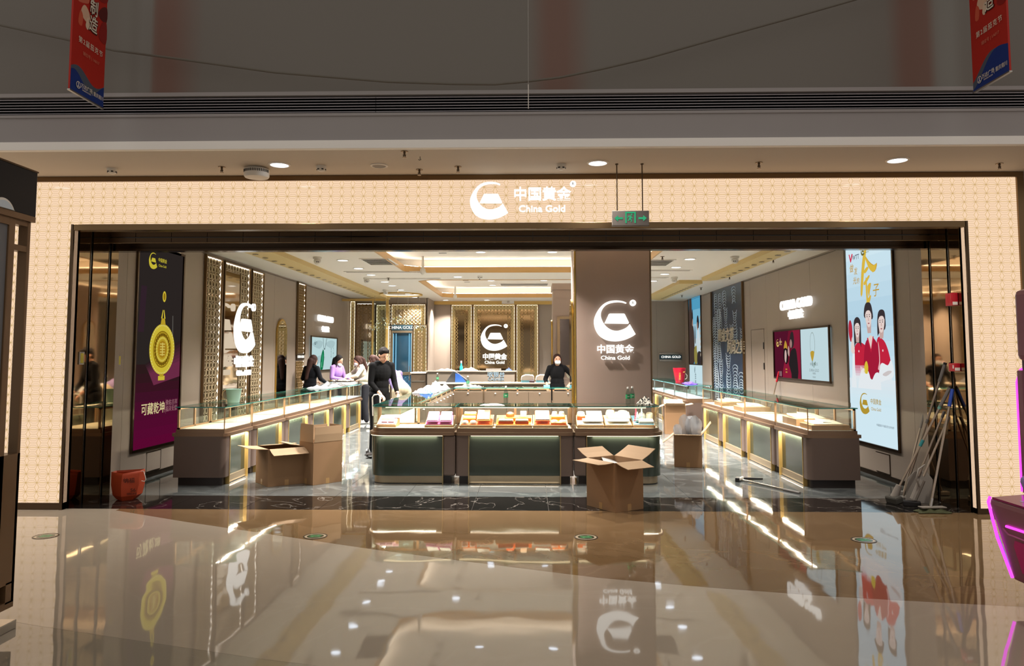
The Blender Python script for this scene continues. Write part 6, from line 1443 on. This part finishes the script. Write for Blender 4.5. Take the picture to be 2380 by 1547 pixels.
person('woman in cream jacket and black trousers with brown ponytail facing trays', (-3.36, 16.3, 0), R(-108), 1.60, 7, (14, 0),
       elbows={-1: (-.22, -.05, 1.06), 1: (.22, -.08, 1.06)}, wrists={-1: (-.10, -.32, 1.06), 1: (.12, -.32, 1.05)}, top='#cbbfa6', bottom='#17171a', sleeve=1., hair='pony', hairm=M_hairb, mask=True, hem=.03)
person('woman in cream sleeves mostly hidden behind the cream jacket woman, reaching over trays', (-3.86, 17.45, 0), R(-60), 1.60, 16, (16, 0),
       elbows={-1: (-.20, -.28, 1.14), 1: (.22, -.26, 1.12)}, wrists={-1: (-.10, -.50, 1.08), 1: (.08, -.50, 1.06)}, top='#d2c7b1', bottom='#2a2a2e', hair='pony', hairm=M_hairb, mask=True)
person('woman in lilac cardigan with long black hair and lowered mask behind trays', (-4.47, 17.1, 0), R(66), 1.60, 8, (20, 10),
       elbows={-1: (-.22, -.08, 1.08), 1: (.22, -.10, 1.08)}, wrists={-1: (-.06, -.32, 1.04), 1: (.12, -.33, 1.05)}, top='#9a76b8', bottom='#2b2730', hair='long', mask='chin', top_m=mat('knit_lilac', '#9a76b8', .85, bump=.3, bscale=90))
person('woman in black seen from behind with long dark hair before jade screen', (-4.66, 15.75, 0), R(152), 1.60, 8, (14, 0),
       elbows={-1: (-.26, -.05, 1.10), 1: (.26, -.06, 1.10)}, wrists={-1: (-.18, -.28, 1.02), 1: (.16, -.30, 1.04)}, top='#131418', bottom='#111113', hair='back', hairm=M_hairb)
person('woman in black turtleneck with white mask standing behind the rear island counter', (.60, 15.55, 0), R(4), 1.62, 2, (2, 2),
       elbows={-1: (-.25, -.02, 1.10), 1: (.36, .0, 1.13)}, wrists={-1: (-.23, -.2, .98), 1: (.24, -.13, 1.0)}, top='#0f0f11', bottom='#0f0f11', sleeve=.78, hair='bob', hairm=M_hairb, mask=True)
# trolley held by the man
r = thing('hand_trolley', 'folding hand trolley with pale loop handle held by man in black', 'trolley', (-2.40, 11.8, 0))
MB().tube([(-2.47, 11.80, .62), (-2.48, 11.79, .93), (-2.45, 11.785, .97), (-2.385, 11.78, .98), (-2.36, 11.78, .95), (-2.345, 11.79, .62)], .011, M_plastic, 8).build('handle', r, smooth=60)
for x in (-2.47, -2.345): MB().cyl((x, 11.8, .06), (x, 11.8, .64), .012, .012, M_black, 8).build('post', r)
bx(r, 'base_plate', -2.54, -2.28, 11.55, 11.82, .05, .065, M_black); bx(r, 'cross_bar', -2.47, -2.345, 11.79, 11.81, .35, .37, M_black)
for x in (-2.56, -2.26): MB().cyl((x-.012, 11.84, .06), (x+.012, 11.84, .06), .06, .06, M_black, 18).build('wheel', r)
tag(bx(None, 'small_carton', .30, .42, 14.64, 14.72, ZG, ZG+.05, mat('cyan_box', '#6fc8e6', .4), bevel=.003), 'small cyan box on rear island counter before the masked woman', 'box')
# ================================================================= hall: banners, kiosk at left, claw machine at right
M_br = mat('banner_red', '#b3200f', .6, var=.05); M_bb = mat('banner_blue', '#0e2f7a', .6)
def banner(lab, X, y0, y1, zb, face):
    """printed board hung at right angles to the facade; face = +1 when its printed face seen here looks to +X"""
    r = thing('hanging_banner', lab, 'banner', (X, (y0+y1)/2, zb), group='red hanging banners')
    fr = LW if face > 0 else RW; w_ = y1-y0; h = 1.35
    O = Vector((X, y0 if face > 0 else y1, zb)); s = w_/.47
    MB().box(X-.008, X+.008, y0, y1, zb, zb+h, M_br).build('board', r)
    for q in (zb-.012, zb+h): bx(r, 'rail', X-.012, X+.012, y0-.005, y1+.005, q, q+.012, M_steel)
    nx = .0085
    n = 14; P = lambda f: [(w_*i/n, f(i/n)) for i in range(n+1)]
    if face > 0: wv1 = lambda t: .16*s+.05*s*math.cos(t*6.0-1.2)+.02; wv2 = lambda t: .12*s+.065*s*math.cos(t*6.4-.6)
    else: wv1 = lambda t: .12*s+.06*s*math.sin(t*5.0-1.0)+.13*s*t; wv2 = lambda t: .07*s+.06*s*math.sin(t*5.2-1.6)+.18*s*t
    c = ink('#5f646f', 0)
    prints(r, 'printed_waves', O, fr, [([(0, 0), (w_, 0)] + P(wv1)[::-1], '#4d5666'), ([(0, 0), (w_, 0)] + P(wv2)[::-1], '#0e2f7a')], 0, off=nx)
    la_ = [(S_, col) for S_, col in (
        (smooth_poly([(.05*s,.60*s),(.09*s,.72*s),(.17*s,.75*s),(.21*s,.66*s),(.16*s,.62*s)]), '#cf6a52'), (smooth_poly([(.10*s,.52*s),(.14*s,.60*s),(.2*s,.58*s),(.24*s,.50*s),(.17*s,.47*s)]), '#dfb79a'), (smooth_poly([(.07*s,.42*s),(.09*s,.53*s),(.13*s,.5*s),(.12*s,.41*s)]), '#cf5a3e'), (smooth_poly([(.17*s,.44*s),(.2*s,.52*s),(.23*s,.46*s),(.2*s,.41*s)]), '#e3c9ae'),
        (smooth_poly([(.34*s,.62*s),(.40*s,.58*s),(w_,.60*s),(w_,.72*s),(.40*s,.70*s)]), '#5a1412'), (smooth_poly([(.36*s,.42*s),(.40*s,.56*s),(w_,.58*s),(w_,.4*s)]), '#8f1712'), (smooth_poly([(.33*s,.75*s),(.36*s,.95*s),(w_,.95*s),(w_,.78*s)]), '#8f1712'))]
    la_ = [([(a, c+.17*s) for a, c in p_], col) for p_, col in la_]
    prints(r, 'printed_shapes', O, fr, la_, 0, off=nx, step=.0003)
    W0 = ink('#e9dcc8', 0); U, V = fr; dk = ink('#2b0f0c', 0)
    for k, ch in enumerate('造制'):
        text('printed_lettering', ch, .155*s, put(O, fr, .27*s, .645*s+.15*s*k, nx+0.0052), U, V, dk, r, ext=.0003, off=.035, sx=.8, shear=.1); text('printed_lettering', ch, .15*s, put(O, fr, .268*s, .647*s+.15*s*k, nx+0.0060), U, V, W0, r, ext=.0003, off=.01, sx=.8, shear=.1)
    text('printed_lettering', '第2届茄克节', .058*s, put(O, fr, .25*s, .45*s, nx+0.0050), U, V, W0, r, ext=.0003, sp=1.2)
    text('printed_lettering', '铺位号 | 1A017', .036*s, put(O, fr, .26*s, .355*s, nx+0.0050), U, V, ink('#d97f66', 0), r, ext=.0003)
    text('printed_lettering', '万达广场', .042*s, put(O, fr, .215*s, .075*s, nx+0.0060), U, V, W0, r, ext=.0003, off=.006); text('printed_lettering', 'WANDA PLAZA', .017*s, put(O, fr, .215*s, .045*s, nx+0.0060), U, V, W0, r, ext=.0003)
    text('printed_lettering', '| 重庆南川', .042*s, put(O, fr, .375*s, .068*s, nx+0.0060), U, V, W0, r, ext=.0003, sx=.9)
    lg = MB(); q = put(O, fr, .10*s, .068*s, nx+0.0060)
    lg.prismp([(.03*s*math.cos(t), .03*s*math.sin(t)) for t in [2*math.pi*i/20 for i in range(20)]], q, U, V, .0003, W0).prismp([(.024*s*math.cos(t), .024*s*math.sin(t)) for t in [2*math.pi*i/20 for i in range(20)]], q+U.cross(V)*.0003, U, V, .0003, M_bb)
    lg.prismp([(-.004*s,-.012*s),(.004*s,-.012*s),(.004*s,.02*s),(-.004*s,.02*s)], q+U.cross(V)*.0006, U, V, .0003, W0).prismp([(-.018*s,-.016*s),(.018*s,-.016*s),(.014*s,-.01*s),(-.014*s,-.01*s)], q+U.cross(V)*.0006, U, V, .0003, W0).build('printed_badge', r)
    for y in (y0+.04, y1-.04): MB().cyl((X, y, zb+h), (X, y, zb+h+1.2), .0015, .0015, M_steel, 5).build('wire', r)
banner('red and blue festival banner hanging at upper left', -3.80, 5.90, 6.38, 3.80, 1)
banner('red and blue festival banner hanging at upper right', 3.86, 5.86, 6.34, 3.87, -1)
# ---- kiosk at the left edge
r = thing('sales_kiosk', 'bronze framed sales kiosk with dark header at left edge of the hall', 'kiosk', (-3.4, 3.2, 0))
M_kh = mat('kiosk_header_dark', '#131217', .4, spec=.25); M_kf = mat('kiosk_bronze', '#7b5f43', .35, metal=.35); M_kp = mat('kiosk_grey_board', '#77777a', .6, var=.08, vscale=9)
KX, KF = -3.03, 4.40
bx(r, 'header', -4.0, KX+.02, 1.2, KF+.01, 2.44, 2.715, M_kh, bevel=.004); bx(r, 'header_base', -4.0, KX+.02, 1.2, KF+.01, 2.405, 2.44, M_kf)
bx(r, 'header_top_edge', -4.0, KX+.024, 1.2, KF+.014, 2.712, 2.722, M_bronze2)
for rr, off, nm, m in ((.1, .021, 'badge_rim', M_white), (.085, .0275, 'badge', mat('badge_pale_blue', '#cfdbe6', .4))):
    MB().prismp([(rr*math.cos(math.pi*q/20), max(.042-(.1-rr)*0, rr*math.sin(math.pi*q/20))) for q in range(21)], (KX+off, 4.12, 2.40), Y_, Z_, .006, m).build(nm, r)
for y0, y1 in ((4.215, 4.265), (4.375, KF)): bx(r, 'post', KX-.06, KX, y0, y1, 0.16 if y0 < 4.3 else 0.16, 2.405, M_kf, bevel=.003)
for x in (-3.42, -3.95): bx(r, 'rear_post', x, x+.06, 4.34, KF, .16, 2.405, M_kf)
for z in (2.22, 2.375): bx(r, 'rung', KX-.055, KX-.003, 4.26, 4.38, z, z+.035, M_kf)
bx(r, 'lower_panel', -3.42, KX, 4.2, KF, .27, 1.02, M_kf); bx(r, 'foot_rail', -3.42, KX, 4.2, KF, .13, .17, M_kf); bx(r, 'foot_post', KX-.06, KX, 4.33, KF, .16, .28, M_kf); bx(r, 'foot_post', -3.42, -3.36, 4.2, KF, .16, .28, M_kf)
bx(r, 'plinth', -4.0, KX+.012, 1.2, KF+.02, 0, .05, M_steel, bevel=.004); bx(r, 'plinth_riser', -3.9, KX-.05, 1.2, KF-.12, .05, .14, M_kick)
bx(r, 'grey_board', KX-.05, KX-.012, 1.3, 4.215, 1.1, 2.36, M_kp); bx(r, 'board_frame', KX-.05, KX, 1.3, 4.215, 2.36, 2.405, M_kf)
bx(r, 'showcase_base', -3.6, KX, 1.3, 4.2, .13, .72, M_kf); bx(r, 'showcase_deck', -3.55, KX-.02, 1.3, 4.19, .73, .75, M_deckc)
bx(r, 'showcase_glass', KX-.02, KX-.012, 1.3, 4.19, .75, 1.03, M_pane); bx(r, 'showcase_top', -3.6, KX+.01, 1.3, 4.2, 1.03, 1.045, M_edge); bx(r, 'showcase_back', -3.6, -3.55, 1.3, 4.2, .75, 1.03, mat('showcase_back_pale', '#d8d2c6', .5)); bx(r, 'light_bar', -3.2, -3.17, 1.5, 4.1, 1.01, 1.025, glow('bar_cool', '#c8ecff', 6.))
# ---- claw machine at the right edge
r = thing('claw_machine', 'magenta prize machine with pink neon edges at right edge of the hall', 'arcade machine', (3.7, 4.6, 0))
M_mg = mat('machine_mauve', '#8a5362', .3, spec=.5); M_mg2 = mat('machine_magenta', '#8f1f5a', .25); M_neon = glow('neon_magenta', '#f03be8', 2.6); M_neonb = glow('neon_blue', '#4a2fe0', 2.)
Y0, Y1 = 4.1, 5.06
low = [(3.29, .13), (4.1, .13), (4.1, .70), (3.16, .655), (3.155, .62)]      # section in X-Z
def sec(poly, y0, y1, m, nm, bevel=0.):
    return MB().prismp(poly, (0, y1, 0), X_, Z_, y1-y0, m).build(nm, r, bevel=bevel)
sec(low, Y0, Y1, M_mg, 'lower_cabinet', .012)
bx(r, 'foot', 3.36, 4.05, Y0+.05, Y1-.06, 0, .13, M_black)
MB().prismp([(3.155,.655),(3.42,.68),(3.42,.69),(3.155,.667)], (0, Y1-.03, 0), X_, Z_, Y1-Y0-.06, M_mg2).build('control_deck', r)
MB().tube([(3.165, Y1+.006, .665), (3.152, Y1+.008, .63), (3.20, Y1+.008, .40), (3.285, Y1+.006, .14)], .0095, M_neon, 8).build('neon_edge', r, smooth=60)
MB().tube([(3.18, Y1+.03, .52), (3.285, Y1+.03, .2)], .006, M_neonb, 6).build('neon_back_glow', r)
fx = lambda z: 3.155 + (3.29-3.155)*(.62-z)/(.62-.13)
Nf = Vector((-.964, 0, -.265)); Uf = Vector((0, -1, 0)); Vf = Vector((-.265, 0, .964))
def fpos(y, z, n=.003): return Vector((fx(z), y, z)) + Nf*n
MB().tube([fpos(4.94, .50, .006), fpos(4.72, .505, .006), fpos(4.5, .5, .006)], .008, M_neon, 8).build('neon_bar', r)
MB().tube([fpos(4.99, .475, .002), fpos(4.95, .445, .002), fpos(4.7, .44, .002)], .006, mat('groove_pink', '#b06a86', .4), 8).build('groove', r)
MB().prismp([(0, .0), (.66, 0), (.66, .22), (.03, .22), (0, .18)], fpos(4.93, .205, .001), Uf, Vf, .004, mat('prize_door', '#a01055', .3, emit=.15, ecol='#a01055')).build('prize_door', r)
for s_, z, a in (('PRIZE', .35, .30), ('OUT', .275, .30)): text('lettering', s_, .085, fpos(4.93-a, z, .0065), Uf, Vf, mat('letter_pink', '#d77aa0', .4), r, ext=.001, sx=1.1)
up = [(3.36, .69), (4.1, .69), (4.1, 1.50), (3.38, 1.50)]
sec([(3.40, .69), (4.1, .69), (4.1, 2.02), (3.40, 2.02)], Y0, Y1-.02, mat('machine_dark_inside', '#3a2036', .4), 'cabinet_core')
bx(r, 'pillar', 3.365, 3.43, Y1-.075, Y1-.01, .69, 1.5, M_mg, bevel=.01); bx(r, 'header', 3.37, 4.12, Y0, Y1, 1.56, 2.04, M_mg, bevel=.04)
MB().tube([(3.372, Y1-.005, .70), (3.374, Y1-.003, 1.42), (3.40, Y1-.003, 1.5), (3.47, Y1-.003, 1.535), (3.6, Y1-.003, 1.54)], .011, M_neon, 8).build('neon_arch', r, smooth=60)
MB().tube([(3.395, Y1-.08, .75), (3.395, Y1-.08, 1.42)], .008, M_neonb, 8).build('inner_light', r)
bx(r, 'window_glass', 3.39, 3.398, Y0+.05, Y1-.09, .72, 1.48, M_pane)
jy, jx = 4.84, 3.27
MB().lathe([(.055, 0), (.05, .006), (.0, .008)], (jx, jy, .668), mat('joystick_disc', '#8fa3a8', .3), 20).build('joystick_plate', r); MB().cyl((jx, jy, .67), (jx, jy, .78), .014, .012, mat('joystick_stem', '#4f7f8c', .3), 10).build('joystick_stem', r)
MB().lathe([(.016, 0), (.034, .03), (.042, .06), (.038, .085), (.02, .1), (0, .103)], (jx, jy, .735), mat('joystick_ball', '#9a86c8', .15, spec=.8), 18).build('joystick_knob', r, smooth=60)
r.location.x -= .1
bpy.data.objects.remove(_to)
